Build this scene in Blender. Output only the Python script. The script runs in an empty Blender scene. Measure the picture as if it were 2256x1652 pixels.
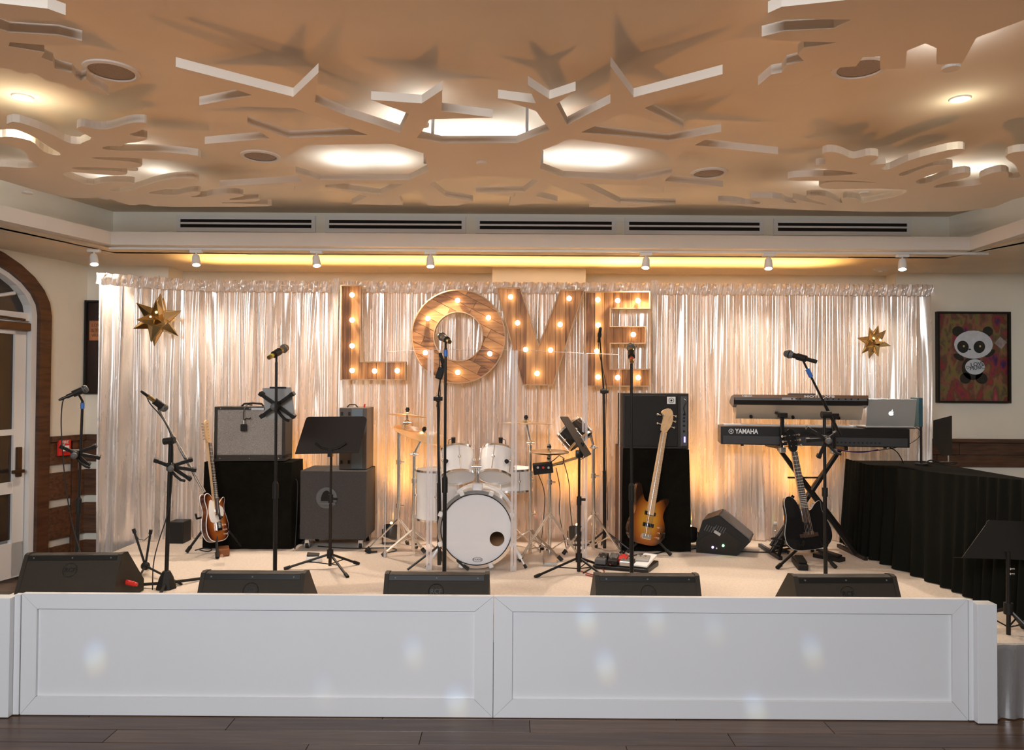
import bpy, bmesh, math, random
from mathutils import Vector, Matrix, Euler
random.seed(7)
PI = math.pi
C = bpy.context.scene.collection
# ------------------------------------------------------------------ camera
F = 1640.0; CZ = 1.69
cam_d = bpy.data.cameras.new('camera'); cam = bpy.data.objects.new('camera', cam_d); C.objects.link(cam)
cam_d.sensor_fit = 'HORIZONTAL'; cam_d.sensor_width = 36; cam_d.lens = 36 * F / 2256
cam_d.clip_start = 0.05; cam_d.clip_end = 100
RM = Matrix.Rotation(math.radians(90 + 1.0), 3, 'X') @ Matrix.Rotation(0.0062, 3, 'Z')
cam.matrix_world = Matrix.Translation((0, 0, CZ)) @ RM.to_4x4()
bpy.context.scene.camera = cam
def ray(px, py):
    return RM @ Vector(((px - 1128) / F, -(py - 826) / F, -1))
def P(px, py, d):
    r = ray(px, py); return Vector((0, 0, CZ)) + r * (d / r.y)
def G(px, py, z):
    r = ray(px, py); return Vector((0, 0, CZ)) + r * ((z - CZ) / r.z)
# ------------------------------------------------------------------ world, exposure, lights
sc = bpy.context.scene
vs = sc.view_settings; vs.view_transform = 'Standard'; vs.look = 'None'; vs.gamma = 1; vs.use_curve_mapping = False
vs.exposure = 0.0
w = bpy.data.worlds.new('world'); sc.world = w; w.use_nodes = True
w.node_tree.nodes['Background'].inputs[0].default_value = (1.0, .88, .76, 1)
w.node_tree.nodes['Background'].inputs[1].default_value = 0.09
def light(name, kind, loc, power, col, target=None, size=.1, size_y=None, cone=60, blend=.5, shape=None):
    d = bpy.data.lights.new(name, kind); d.energy = power; d.color = col
    o = bpy.data.objects.new(name, d); C.objects.link(o); o.location = loc
    if kind == 'AREA':
        d.shape = shape or ('RECTANGLE' if size_y else 'SQUARE'); d.size = size
        if size_y: d.size_y = size_y
    elif kind == 'SPOT':
        d.spot_size = math.radians(cone); d.spot_blend = blend; d.shadow_soft_size = size
    else: d.shadow_soft_size = size
    if target is not None:
        o.rotation_euler = (Vector(target) - Vector(loc)).to_track_quat('-Z', 'Y').to_euler()
    return o
ST = .385          # stage level
CEIL = CZ + 1.5; PLZ = CZ + 1.3; SOF = CZ + 1.15
# house lights of the hall behind the camera
light('hall_light', 'AREA', (-1.0, -2.2, 3.15), 300, (.92, .95, 1.0), (0, 4.6, .9), 3.6, .9)
# added warm spots at floor level, imitating the wood floor's bounce onto the ceiling
for x in (-2.3, 0.1, 2.5):
    light('floor_bounce_fill', 'SPOT', (x, 3.25, .08), 50, (1, .39, .075), (x, 3.3, 3.2), .2, cone=84, blend=.85)
# ------------------------------------------------------------------ materials
def mat(name, col, rough=.6, metal=0, emit=None, es=0, var=0, vscale=8, bump=0, bscale=40, coat=0, trans=0, stretch=(1,1,1), spec=None, alpha=1, ior=1.45):
    m = bpy.data.materials.new(name); m.use_nodes = True
    nt = m.node_tree; b = nt.nodes['Principled BSDF']
    b.inputs['Base Color'].default_value = (*col, 1); b.inputs['Roughness'].default_value = rough
    b.inputs['Metallic'].default_value = metal; b.inputs['Coat Weight'].default_value = coat
    b.inputs['Transmission Weight'].default_value = trans; b.inputs['IOR'].default_value = ior
    if spec is not None: b.inputs['Specular IOR Level'].default_value = spec
    b.inputs['Alpha'].default_value = alpha
    if emit: b.inputs['Emission Color'].default_value = (*emit, 1); b.inputs['Emission Strength'].default_value = es
    if var or bump:
        tc = nt.nodes.new('ShaderNodeTexCoord'); mp = nt.nodes.new('ShaderNodeMapping')
        nt.links.new(tc.outputs['Object'], mp.inputs[0]); mp.inputs['Scale'].default_value = stretch
    if var:
        n = nt.nodes.new('ShaderNodeTexNoise'); n.inputs['Scale'].default_value = vscale; n.inputs['Detail'].default_value = 5
        nt.links.new(mp.outputs[0], n.inputs['Vector'])
        r = nt.nodes.new('ShaderNodeMapRange'); r.inputs[1].default_value = .3; r.inputs[2].default_value = .7
        r.inputs[3].default_value = 1 - var; r.inputs[4].default_value = 1 + var * .6
        nt.links.new(n.outputs[0], r.inputs[0])
        x = nt.nodes.new('ShaderNodeVectorMath'); x.operation = 'SCALE'; x.inputs[0].default_value = col
        nt.links.new(r.outputs[0], x.inputs['Scale']); nt.links.new(x.outputs[0], b.inputs['Base Color'])
    if bump:
        n = nt.nodes.new('ShaderNodeTexNoise'); n.inputs['Scale'].default_value = bscale; n.inputs['Detail'].default_value = 3
        nt.links.new(mp.outputs[0], n.inputs['Vector'])
        u = nt.nodes.new('ShaderNodeBump'); u.inputs['Strength'].default_value = bump; u.inputs['Distance'].default_value = .01
        nt.links.new(n.outputs[0], u.inputs['Height']); nt.links.new(u.outputs[0], b.inputs['Normal'])
    return m
M = {}
M['ceiling'] = mat('ceiling_paint', (.80, .70, .57), .9, var=.05, vscale=2)
M['plate'] = mat('cutout_paint', (.78, .70, .60), .85)
M['wall'] = mat('wall_paint', (.84, .80, .69), .9, var=.04, vscale=3, bump=.05)
M['lip'] = mat('beam_paint', (.74, .67, .60), .8)
M['trimwhite'] = mat('trim_white', (.78, .76, .73), .6)
M['fascia'] = mat('fascia_white', (.74, .745, .76), .42, var=.02, vscale=2)
M['carpet'] = mat('cream_carpet', (.86, .73, .61), 1, var=.10, vscale=60, bump=.8, bscale=300)
M['black'] = mat('black_plastic', (.013, .011, .009), .45, spec=.3, bump=.25, bscale=400)
M['blackgloss'] = mat('black_gloss', (.012, .011, .011), .12, coat=.6)
M['blackmetal'] = mat('black_metal', (.018, .015, .013), .34, .2, spec=.4)
M['blackcloth'] = mat('black_cloth', (.007, .006, .004), .95, spec=.12, var=.3, vscale=12, bump=.5, bscale=200)
M['velvet'] = mat('dark_velvet', (.006, .006, .004), .95, spec=.15)
M['chrome'] = mat('chrome', (.93, .91, .88), .20, 1)
M['fret'] = mat('fret_wire', (.75, .73, .68), .3, .3)
M['steel'] = mat('brushed_steel', (.5, .49, .47), .35, .9)
M['brass'] = mat('cymbal_bronze', (.80, .60, .34), .28, .85, bump=.1, bscale=90)
M['drumwhite'] = mat('drum_white', (.86, .84, .82), .22, coat=.4)
M['drumhead'] = mat('drum_head', (.86, .86, .87), .45)
M['darkwood'] = mat('dark_wood', (.085, .036, .018), .45, var=.5, vscale=5, stretch=(1, 1, 7))
M['darkwoodh'] = mat('dark_wood_board', (.095, .045, .024), .5, var=.55, vscale=5, stretch=(1, 6, 9))
M['grey'] = mat('grey_plastic', (.10, .10, .10), .5)
M['greycab'] = mat('cabinet_carpet', (.065, .058, .056), .9, var=.2, vscale=120, bump=.5, bscale=300)
M['grille'] = mat('silver_grille', (.36, .33, .30), .7, var=.35, vscale=160, bump=.6, bscale=260)
M['tolex'] = mat('amp_tolex', (.048, .040, .034), .6, spec=.3, bump=.4, bscale=300)
M['white'] = mat('white_print', (.85, .85, .84), .5)
M['greytext'] = mat('grey_print', (.45, .44, .42), .5)
M['red'] = mat('red_plastic', (.62, .03, .02), .4)
M['blue'] = mat('blue_plastic', (.05, .16, .5), .4)
M['maple'] = mat('maple_wood', (.72, .48, .26), .4, var=.15, vscale=8, stretch=(1, 1, .1))
M['rosewood'] = mat('rosewood', (.045, .022, .014), .5, var=.3, vscale=20)
M['gold'] = mat('gold_mirror', (.72, .50, .22), .16, 1, var=.25, vscale=4)
M['goldframe'] = mat('star_solder', (.30, .19, .08), .35, .8)
M['silver'] = mat('laptop_aluminium', (.55, .54, .52), .38, .6)
M['tablet'] = mat('tablet_back', (.34, .33, .31), .5, .2)
M['duct'] = mat('duct_dark', (.012, .008, .006), .9)
M['cable'] = mat('cable_black', (.012, .012, .012), .5)
M['redcable'] = mat('cable_red', (.35, .02, .01), .5)
M['bulb_or_glint'] = mat('bulb_or_glint_glow', (1, .8, .55), .3, emit=(1, .80, .50), es=14)
M['lamp'] = mat('lamp_glow', (1, 1, 1), .3, emit=(1, .93, .82), es=30)
M['ledred'] = mat('led_red', (1, .1, .05), .3, emit=(1, .10, .03), es=25)
M['ledamber'] = mat('led_amber', (1, .5, .1), .3, emit=(1, .5, .12), es=30)
M['ledgreen'] = mat('led_green', (.1, 1, .2), .3, emit=(.1, 1, .25), es=12)
M['ledblue'] = mat('led_blue', (.2, .2, 1), .3, emit=(.25, .15, 1), es=10)
M['logo'] = mat('logo_glow', (1, 1, 1), .3, emit=(.9, .95, 1), es=1.6)
M['keysunder'] = mat('keyboard_base', (.50, .42, .32), .45, .3)
M['wedge'] = mat('wedge_paint', (.030, .023, .016), .5, spec=.25, bump=.3, bscale=300)
M['wedgedark'] = mat('wedge_dark', (.008, .007, .006), .35)
M['plexi'] = None
def glass(name, col, fac, rough=.02):
    m = bpy.data.materials.new(name); m.use_nodes = True; nt = m.node_tree; nt.nodes.clear()
    o = nt.nodes.new('ShaderNodeOutputMaterial'); t = nt.nodes.new('ShaderNodeBsdfTransparent'); g = nt.nodes.new('ShaderNodeBsdfGlossy')
    t.inputs[0].default_value = (*col, 1); g.inputs['Roughness'].default_value = rough
    x = nt.nodes.new('ShaderNodeMixShader'); lw = nt.nodes.new('ShaderNodeLayerWeight'); fr = nt.nodes.new('ShaderNodeMath'); fr.operation = 'POWER'; fr.inputs[1].default_value = 5; nt.links.new(lw.outputs['Facing'], fr.inputs[0])
    a = nt.nodes.new('ShaderNodeMath'); a.operation = 'ADD'; a.inputs[1].default_value = fac
    nt.links.new(fr.outputs[0], a.inputs[0]); nt.links.new(a.outputs[0], x.inputs[0])
    nt.links.new(t.outputs[0], x.inputs[1]); nt.links.new(g.outputs[0], x.inputs[2]); nt.links.new(x.outputs[0], o.inputs[0])
    return m
M['plexi'] = glass('clear_acrylic', (.985, .98, .98), .018)
M['plexiedge'] = mat('acrylic_edge', (.82, .76, .74), .3, trans=0, alpha=.42)
M['pane'] = mat('night_glass', (.03, .022, .018), .08, coat=.5)
M['bottle'] = glass('clear_bottle', (.92, .94, .96), .10, .08)
def drape_mat(name, base, rough, tr, sparkle):
    m = bpy.data.materials.new(name); m.use_nodes = True; nt = m.node_tree; L = nt.links.new
    b = nt.nodes['Principled BSDF']; out = nt.nodes['Material Output']
    tc = nt.nodes.new('ShaderNodeTexCoord')
    mp = nt.nodes.new('ShaderNodeMapping'); mp.inputs['Scale'].default_value = (1, 1, .45); L(tc.outputs['Object'], mp.inputs[0])
    v = nt.nodes.new('ShaderNodeTexVoronoi'); v.inputs['Scale'].default_value = 75; L(mp.outputs[0], v.inputs['Vector'])
    mp2 = nt.nodes.new('ShaderNodeMapping'); mp2.inputs['Scale'].default_value = (1, 1, .12); L(tc.outputs['Object'], mp2.inputs[0])
    n = nt.nodes.new('ShaderNodeTexNoise'); n.inputs['Scale'].default_value = 14; n.inputs['Detail'].default_value = 4; L(mp2.outputs[0], n.inputs['Vector'])
    bp = nt.nodes.new('ShaderNodeBump'); bp.inputs['Strength'].default_value = sparkle; bp.inputs['Distance'].default_value = .012
    L(v.outputs['Color'], bp.inputs['Height']); L(bp.outputs[0], b.inputs['Normal'])
    b.inputs['Base Color'].default_value = (*base, 1); b.inputs['Metallic'].default_value = .55; b.inputs['Roughness'].default_value = rough
    r = nt.nodes.new('ShaderNodeMapRange'); r.inputs[1].default_value = .35; r.inputs[2].default_value = .65; r.inputs[3].default_value = rough * .55; r.inputs[4].default_value = rough * 1.5
    L(n.outputs[0], r.inputs[0]); L(r.outputs[0], b.inputs['Roughness'])
    t = nt.nodes.new('ShaderNodeBsdfTranslucent'); t.inputs[0].default_value = (.95, .88, .80, 1)
    x = nt.nodes.new('ShaderNodeMixShader'); x.inputs[0].default_value = tr
    L(b.outputs[0], x.inputs[1]); L(t.outputs[0], x.inputs[2]); L(x.outputs[0], out.inputs['Surface'])
    return m
M['drape'] = drape_mat('silver_sequin_drape', (.92, .84, .78), .27, .22, .7)
M['skirt'] = drape_mat('silver_lame', (.42, .41, .41), .26, .05, .25)
def plank_mat(name, cols, axis='Z', rough=.55, sc_=3.0, rnd=.5):
    m = bpy.data.materials.new(name); m.use_nodes = True; nt = m.node_tree; L = nt.links.new; b = nt.nodes['Principled BSDF']
    tc = nt.nodes.new('ShaderNodeTexCoord'); mp = nt.nodes.new('ShaderNodeMapping'); s = [14, 14, 14]
    s['XYZ'.index(axis)] = 1.0; mp.inputs['Scale'].default_value = s; L(tc.outputs['Object'], mp.inputs[0])
    oi = nt.nodes.new('ShaderNodeObjectInfo'); ad = nt.nodes.new('ShaderNodeVectorMath'); ad.operation = 'ADD'
    cb = nt.nodes.new('ShaderNodeCombineXYZ'); ml = nt.nodes.new('ShaderNodeMath'); ml.operation = 'MULTIPLY'; ml.inputs[1].default_value = 37
    L(oi.outputs['Random'], ml.inputs[0]); L(ml.outputs[0], cb.inputs[0]); L(ml.outputs[0], cb.inputs[2]); L(mp.outputs[0], ad.inputs[0]); L(cb.outputs[0], ad.inputs[1])
    n = nt.nodes.new('ShaderNodeTexNoise'); n.inputs['Scale'].default_value = sc_; n.inputs['Detail'].default_value = 7; n.inputs['Distortion'].default_value = .6
    L(ad.outputs[0], n.inputs['Vector'])
    a = nt.nodes.new('ShaderNodeMath'); a.operation = 'MULTIPLY_ADD'; a.inputs[1].default_value = rnd; L(oi.outputs['Random'], a.inputs[0])
    s2 = nt.nodes.new('ShaderNodeMath'); s2.operation = 'SUBTRACT'; s2.inputs[1].default_value = rnd * .5; L(n.outputs[0], s2.inputs[0]); L(s2.outputs[0], a.inputs[2])
    cr = nt.nodes.new('ShaderNodeValToRGB'); L(a.outputs[0], cr.inputs[0])
    e = cr.color_ramp.elements; e[0].position = .25; e[0].color = (*cols[0], 1); e[1].position = .75; e[1].color = (*cols[2], 1)
    k = e.new(.5); k.color = (*cols[1], 1)
    L(cr.outputs[0], b.inputs['Base Color']); b.inputs['Roughness'].default_value = rough
    bp = nt.nodes.new('ShaderNodeBump'); bp.inputs['Strength'].default_value = .2; bp.inputs['Distance'].default_value = .004; L(n.outputs[0], bp.inputs['Height']); L(bp.outputs[0], b.inputs['Normal'])
    return m
SW = [(.16, .062, .02), (.42, .185, .058), (.60, .30, .11)]
M['plankv'] = plank_mat('barn_board_upright', SW, 'Z', rnd=.6)
M['plankd'] = plank_mat('barn_board_diagonal', SW, 'X', rnd=.45)
M['floorwood'] = plank_mat('floor_wood', [(.048, .021, .010), (.080, .040, .020), (.125, .068, .038)], 'X', .30, 2.5, .35)
# ------------------------------------------------------------------ mesh helpers
class Bm:
    def __init__(s): s.b = bmesh.new(); s.M = Matrix.Identity(4)
    def _v(s, p): return s.b.verts.new(s.M @ Vector(p))
    def face(s, pts): return s.b.faces.new([s._v(p) for p in pts])
    def box(s, c, d, rot=None, bev=0):
        m = Matrix.Translation(c) @ (rot.to_matrix().to_4x4() if rot else Matrix.Identity(4)) @ Matrix.Diagonal((d[0], d[1], d[2], 1))
        r = bmesh.ops.create_cube(s.b, size=1, matrix=s.M @ m)
        if bev:
            es = set(e for v in r['verts'] for e in v.link_edges)
            bmesh.ops.bevel(s.b, geom=list(es), offset=bev, segments=2, affect='EDGES', profile=.5)
        return s
    def cyl(s, p0, p1, r0, r1=None, n=12, cap=True):
        p0 = Vector(p0); p1 = Vector(p1); r1 = r0 if r1 is None else r1; d = p1 - p0; L = d.length
        if L < 1e-6: return s
        m = Matrix.Translation((p0 + p1) / 2) @ d.to_track_quat('Z', 'Y').to_matrix().to_4x4()
        bmesh.ops.create_cone(s.b, cap_ends=cap, segments=n, radius1=r0, radius2=r1, depth=L, matrix=s.M @ m)
        return s
    def sph(s, c, r, sx=1, sy=1, sz=1, n=14):
        bmesh.ops.create_uvsphere(s.b, u_segments=n, v_segments=max(6, n * 2 // 3), radius=r, matrix=s.M @ Matrix.Translation(c) @ Matrix.Diagonal((sx, sy, sz, 1)))
        return s
    def tube(s, pts, r, n=8):
        pts = [Vector(p) for p in pts]; rings = []
        for i, p in enumerate(pts):
            t = (pts[min(i + 1, len(pts) - 1)] - pts[max(i - 1, 0)]); q = t.to_track_quat('Z', 'Y') if i == 0 or True else q
            if i == 0: u = q @ Vector((1, 0, 0))
            u = (u - t.normalized() * u.dot(t.normalized())).normalized(); v = t.normalized().cross(u)
            rr = r if not callable(r) else r(i / (len(pts) - 1))
            rings.append([s._v(p + (u * math.cos(a) + v * math.sin(a)) * rr) for a in [2 * PI * k / n for k in range(n)]])
        for a, b in zip(rings, rings[1:]):
            for k in range(n): s.b.faces.new((a[k], a[(k + 1) % n], b[(k + 1) % n], b[k]))
        s.b.faces.new(rings[0][::-1]); s.b.faces.new(rings[-1]); return s
    def lathe(s, prof, c=(0, 0, 0), axis=(0, 0, 1), n=32):
        q = Vector(axis).to_track_quat('Z', 'Y').to_matrix().to_4x4(); m = Matrix.Translation(c) @ q; rings = []
        for r, z in prof:
            if r < 1e-5: rings.append([s._v(m @ Vector((0, 0, z)))])
            else: rings.append([s._v(m @ Vector((r * math.cos(2 * PI * k / n), r * math.sin(2 * PI * k / n), z))) for k in range(n)])
        for a, b in zip(rings, rings[1:]):
            for k in range(n):
                k2 = (k + 1) % n
                if len(a) == 1 and len(b) == 1: continue
                if len(a) == 1: s.b.faces.new((a[0], b[k2], b[k]))
                elif len(b) == 1: s.b.faces.new((a[k], a[k2], b[0]))
                else: s.b.faces.new((a[k], a[k2], b[k2], b[k]))
        return s
    def prism(s, poly, h, m=None):
        """poly in XY, extruded h along +Z, then transformed by m"""
        m = m or Matrix.Identity(4)
        from mathutils.geometry import tessellate_polygon
        tr = tessellate_polygon([[Vector((x, y, 0)) for x, y in poly]])
        lo = [s._v(m @ Vector((x, y, 0))) for x, y in poly]; hi = [s._v(m @ Vector((x, y, h))) for x, y in poly]
        for t in tr:
            try:
                s.b.faces.new([lo[i] for i in t]); s.b.faces.new([hi[i] for i in t[::-1]])
            except ValueError: pass
        n = len(poly)
        for i in range(n):
            j = (i + 1) % n; s.b.faces.new((lo[i], lo[j], hi[j], hi[i]))
        return s
def smooth_poly(pts, it=2, closed=True):
    for _ in range(it):
        q = []; n = len(pts)
        for i in range(n if closed else n - 1):
            a = pts[i]; b = pts[(i + 1) % n]
            q.append(tuple(x * .75 + y * .25 for x, y in zip(a, b))); q.append(tuple(x * .25 + y * .75 for x, y in zip(a, b)))
        if not closed: q = [pts[0]] + q + [pts[-1]]
        pts = q
    return pts
def obj(name, bm, m, parent=None, sm=None, off=None, fixn=True):
    """link as one mesh object; off = world origin of the root it belongs to"""
    b = bm.b if isinstance(bm, Bm) else bm
    if fixn: bmesh.ops.recalc_face_normals(b, faces=b.faces)
    if off is None and parent is not None and parent.get('_o') is not None: off = Vector(parent['_o'])
    if off is not None: bmesh.ops.translate(b, verts=b.verts, vec=-Vector(off))
    me = bpy.data.meshes.new(name); b.to_mesh(me); b.free()
    if m: me.materials.append(m)
    if sm: 
        for p in me.polygons: p.use_smooth = True
        try: me.set_sharp_from_angle(angle=math.radians(sm if sm > 1 else 40))
        except Exception: pass
    o = bpy.data.objects.new(name, me); C.objects.link(o)
    if parent is not None:
        o.parent = parent
        if off is not None: o['_o'] = list(off)
    return o
def tag(o, label=None, cat=None, group=None, kind=None):
    if label: o['label'] = label
    if cat: o['category'] = cat
    if group: o['group'] = group
    if kind: o['kind'] = kind
    return o
def thing(name, label, cat, loc=(0, 0, 0), group=None, world=True, rot=None):
    """an Empty at the thing's base; with world=True its parts are modelled in world coordinates"""
    o = bpy.data.objects.new(name, None); C.objects.link(o); o.location = loc; o.empty_display_size = .1
    if rot is not None: o.rotation_euler = rot
    o['_o'] = list(loc) if world else [0, 0, 0]
    return tag(o, label, cat, group)
def solo(name, bm, m, label, cat, loc, group=None, sm=None, kind=None):
    o = obj(name, bm, m, None, sm, off=loc); o.location = loc
    return tag(o, label, cat, group, kind)
def struct(name, bm, m, sm=None, parent=None):
    o = obj(name, bm, m, parent, sm)
    if parent is None: o['kind'] = 'structure'
    return o
def copy_tree(o, parent=None):
    c = o.copy(); C.objects.link(c); c.parent = parent
    for ch in list(o.children): copy_tree(ch, c)
    return c
def text_bm(txt, size, depth=.0008, bold=.0, sx=1):
    """flat lettering centred on the origin in the XZ plane, facing -Y"""
    cu = bpy.data.curves.new('t', 'FONT'); cu.body = txt; cu.size = size; cu.extrude = depth; cu.offset = bold
    cu.align_x = 'CENTER'; cu.align_y = 'CENTER'; cu.resolution_u = 3
    o = bpy.data.objects.new('t', cu); C.objects.link(o); dg = bpy.context.evaluated_depsgraph_get()
    me = bpy.data.meshes.new_from_object(o.evaluated_get(dg)); b = Bm(); b.b.from_mesh(me)
    bpy.data.objects.remove(o); bpy.data.curves.remove(cu); bpy.data.meshes.remove(me)
    bmesh.ops.transform(b.b, matrix=Matrix.Rotation(PI / 2, 4, 'X') @ Matrix.Diagonal((sx, 1, 1, 1)), verts=b.b.verts)
    return b
def text_at(name, txt, size, mw, m, parent, bold=0, sx=1):
    b = text_bm(txt, size, bold=bold, sx=sx); bmesh.ops.transform(b.b, matrix=mw, verts=b.b.verts)
    return obj(name, b, m, parent, fixn=False)
def Rx(a): return Matrix.Rotation(math.radians(a), 4, 'X')
def Ry(a): return Matrix.Rotation(math.radians(a), 4, 'Y')
def Rz(a): return Matrix.Rotation(math.radians(a), 4, 'Z')
def Tr(*p): return Matrix.Translation(p if len(p) == 3 else p[0])
# ================================================================== the setting
FX0, FX1 = -5.2, 5.2
struct('floor', Bm().box((0, 2.6, -.06), (FX1 - FX0, 10.4, .10)), mat('floor_base', (.02, .011, .007), .5))
fl = bpy.data.objects['floor']
pl = Bm().box((0, 0, 0), (1.497, .132, .018), bev=.0015)
pk = None; pw = .1345
for r in range(38):
    y = 2.144 + r * pw
    if y > 7.1: break
    lo, hi = (-4.5, 4.6) if y < 3.95 else (-4.6, -2.9)
    x = -6.2 + [0, .52, 1.05, .3, .81][r % 5]
    while x < hi + .75:
        if x > lo - .75 and (y < 3.95 or x - .75 < -2.95):
            if pk is None: pk = obj('plank', pl, M['floorwood'], fl); o = pk
            else: o = pk.copy(); C.objects.link(o); o.parent = fl
            o.location = (x, y, -.0095)
        x += 1.5
# ceiling tray
LW = [(-3.45, 6.4), (-3.74, 5.44), (-4.4, 3.2), (-5.2, .5)]
RW = [(3.76, 6.4), (3.93, 5.75), (4.4, 3.6), (5.2, .5)]
b = Bm(); poly = [LW[3], RW[3], RW[2], RW[1], RW[0], LW[0], LW[1], LW[2]]
b.prism(poly, .08, Tr(0, 0, CEIL)); struct('ceiling', b, M['ceiling'])
def ring(pts, off, z0, z1):
    """a band following an open polyline; off = outward thickness"""
    b = Bm(); n = len(pts); o = []
    for i, (x, y) in enumerate(pts):
        a = Vector(pts[max(i - 1, 0)]); c = Vector(pts[min(i + 1, n - 1)]); t = (c - a).normalized(); nn = Vector((-t.y, t.x))
        o.append((x + nn.x * off, y + nn.y * off))
    b.prism(list(pts) + o[::-1], z1 - z0, Tr(0, 0, z0)); return b
tray = LW[::-1] + RW
struct('trim_1', ring(tray, .06, CZ + 1.15, CEIL + .08), M['wall'])
lip = [(-5.0, .5), (-4.22, 3.1), (-3.57, 5.2), (-3.28, 6.06), (3.735, 6.06), (3.72, 5.3), (4.2, 3.4), (5.0, .5)]
struct('trim_2', ring(lip, .12, SOF, CZ + 1.256), M['lip'])
# soffit between lip and back wall
b = Bm(); b.prism([(-3.38, 6.18), (-3.69, 5.2), (-4.34, 3.1), (-5.12, .5), (-5.6, .5), (-5.6, 7.7), (5.6, 7.7), (5.6, .5), (5.12, .5), (4.32, 3.4), (3.84, 5.3), (3.85, 6.18)][::-1], .02, Tr(0, 0, SOF))
struct('ceiling_soffit', b, M['ceiling'])
bpy.data.objects['ceiling_soffit'].name = 'ceiling_2'
# back walls
def wall(name, pts, z0=0, z1=SOF, th=.08):
    return struct(name, ring(pts, th, z0, z1), M['wall'])
wall('wall_back', [(-4.085, 7.14), (-3.31, 7.14), (-3.31, 7.46), (-.195, 7.46), (-.195, 7.1), (.70, 7.1), (.70, 7.46), (3.75, 7.46), (3.75, 7.26), (5.2, 7.26)])
# left wall, slanting, holds the arched doorway
WL0 = Vector((-4.085, 7.14)); WL1 = Vector((-4.86, 4.3)); wd = (WL1 - WL0).normalized(); wn = Vector((-wd.y, wd.x))   # wn points?
if wn.x < 0: wn = -wn        # into the room
def WLp(s, z, o=0):          # s metres from the corner along the left wall, o out into the room
    q = WL0 + wd * s + wn * o; return Vector((q.x, q.y, z))
def wl_s(px):                # distance along the wall for a picture column
    r = ray(px, 860); t = (WL0.x * wd.y - WL0.y * wd.x) / (r.x * wd.y - r.y * wd.x); return (Vector((r.x * t, r.y * t)) - WL0).dot(wd)
S_in = wl_s(79); S_out = wl_s(104)
zspr = CZ + .62; RAD_i = .95; cs = S_in + RAD_i
b = Bm()
mwl = Matrix(((wd.x, wn.x, 0, WL0.x), (wd.y, wn.y, 0, WL0.y), (0, 0, 1, 0), (0, 0, 0, 1)))
def arc(r, k=16, sx=1, sz=1): return [(cs - r * math.cos(PI * i / k) * sx, zspr + r * math.sin(PI * i / k) * sz) for i in range(k + 1)]
mwall = mwl @ Rx(90)         # poly (s,z) -> wall plane, extrusion goes out of the room (-o)
sz = .50
ar = arc(RAD_i, sz=sz)
outer = [(0, 0), (S_in, 0)] + ar + [(cs + RAD_i, 0), (3.4, 0), (3.4, SOF), (0, SOF)]
b.prism(outer, .08, mwall @ Tr(0, 0, -.0))
struct('wall_left', b, M['wall'])
wall('wall_right', [(5.2, 7.34), (5.2, .5)])
wall('wall_left_2', [(-5.6, .5), (-4.80, 4.42)])
fw = S_in - S_out
b = Bm(); ao = [(cs - (RAD_i + fw) * math.cos(PI * i / 16), zspr + (RAD_i * sz + fw * 1.0) * math.sin(PI * i / 16)) for i in range(17)]
b.prism([(S_out, 0)] + ao + [(cs + RAD_i + fw, 0), (cs + RAD_i, 0)] + ar[::-1] + [(S_in, 0)], .10, mwall @ Tr(0, 0, -.04))
door = thing('door_1', None, None, WLp(cs, 0)); del door['_o']; door['_o'] = list(WLp(cs, 0)); door['kind'] = 'structure'
obj('arch_frame', b, M['darkwood'], door)['label'] = 'dark stained wooden arch around the doorway'
dm = M['trimwhite']
jb = Bm(); ai = [(cs - (RAD_i - .05) * math.cos(PI * i / 16), zspr + (RAD_i - .08) * sz * math.sin(PI * i / 16)) for i in range(17)]
jb.prism([(S_in, 0)] + ar + [(cs + RAD_i, 0), (cs + RAD_i - .05, 0)] + ai[::-1] + [(S_in + .05, 0)], .14, mwall @ Tr(0, 0, .0))
obj('jamb', jb, dm, door)
tr_z = zspr - .02
b = Bm(); b.M = mwl; b.box((cs, -.07, tr_z), (2 * RAD_i - .1, .08, .07)); obj('transom_bar', b, dm, door)
b = Bm(); b.prism([(S_in + .05, tr_z)] + ai + [(cs + RAD_i - .05, tr_z)], .01, mwall @ Tr(0, 0, .09)); obj('fanlight_pane', b, M['pane'], door)
for a in (28, 62, 90, 118, 150):
    b = Bm(); b.M = mwl; ca, sa = math.cos(math.radians(a)), math.sin(math.radians(a))
    b.cyl((cs, -.07, tr_z), (cs - ca * (RAD_i - .06), -.07, tr_z + sa * (RAD_i - .1) * sz), .016, n=6); obj('muntin', b, dm, door)
for k, s0 in enumerate((S_in + .06, cs + .01)):
    w2 = RAD_i - .075; leaf = Bm(); leaf.M = mwl
    for c, d in (((s0 + .055, -.07, tr_z / 2), (.11, .045, tr_z - .06)), ((s0 + w2 - .055, -.07, tr_z / 2), (.11, .045, tr_z - .06)),
                 ((s0 + w2 / 2, -.07, .17), (w2, .045, .3)), ((s0 + w2 / 2, -.07, tr_z - .10), (w2, .045, .12)), ((s0 + w2 / 2, -.07, 1.28), (w2, .04, .05)), ((s0 + w2 / 2, -.07, .80), (w2, .04, .10))):
        leaf.box(c, d)
    lf = obj('door_leaf', leaf, dm, door)
    b = Bm(); b.M = mwl; b.box((s0 + w2 / 2, -.075, tr_z / 2 + .1), (w2 - .2, .012, tr_z - .5)); obj('pane', b, M['pane'], lf)
    b = Bm(); b.M = mwl; b.box((s0 + .07, -.03, 1.02), (.045, .03, .26), bev=.006).box((s0 + .10, -.0, .94), (.12, .02, .03), bev=.006).cyl((s0 + .07, -.03, .94), (s0 + .07, .01, .94), .012)
    if k == 0: obj('handle', b, mat('aged_bronze', (.10, .06, .035), .4, .7), lf)
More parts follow.
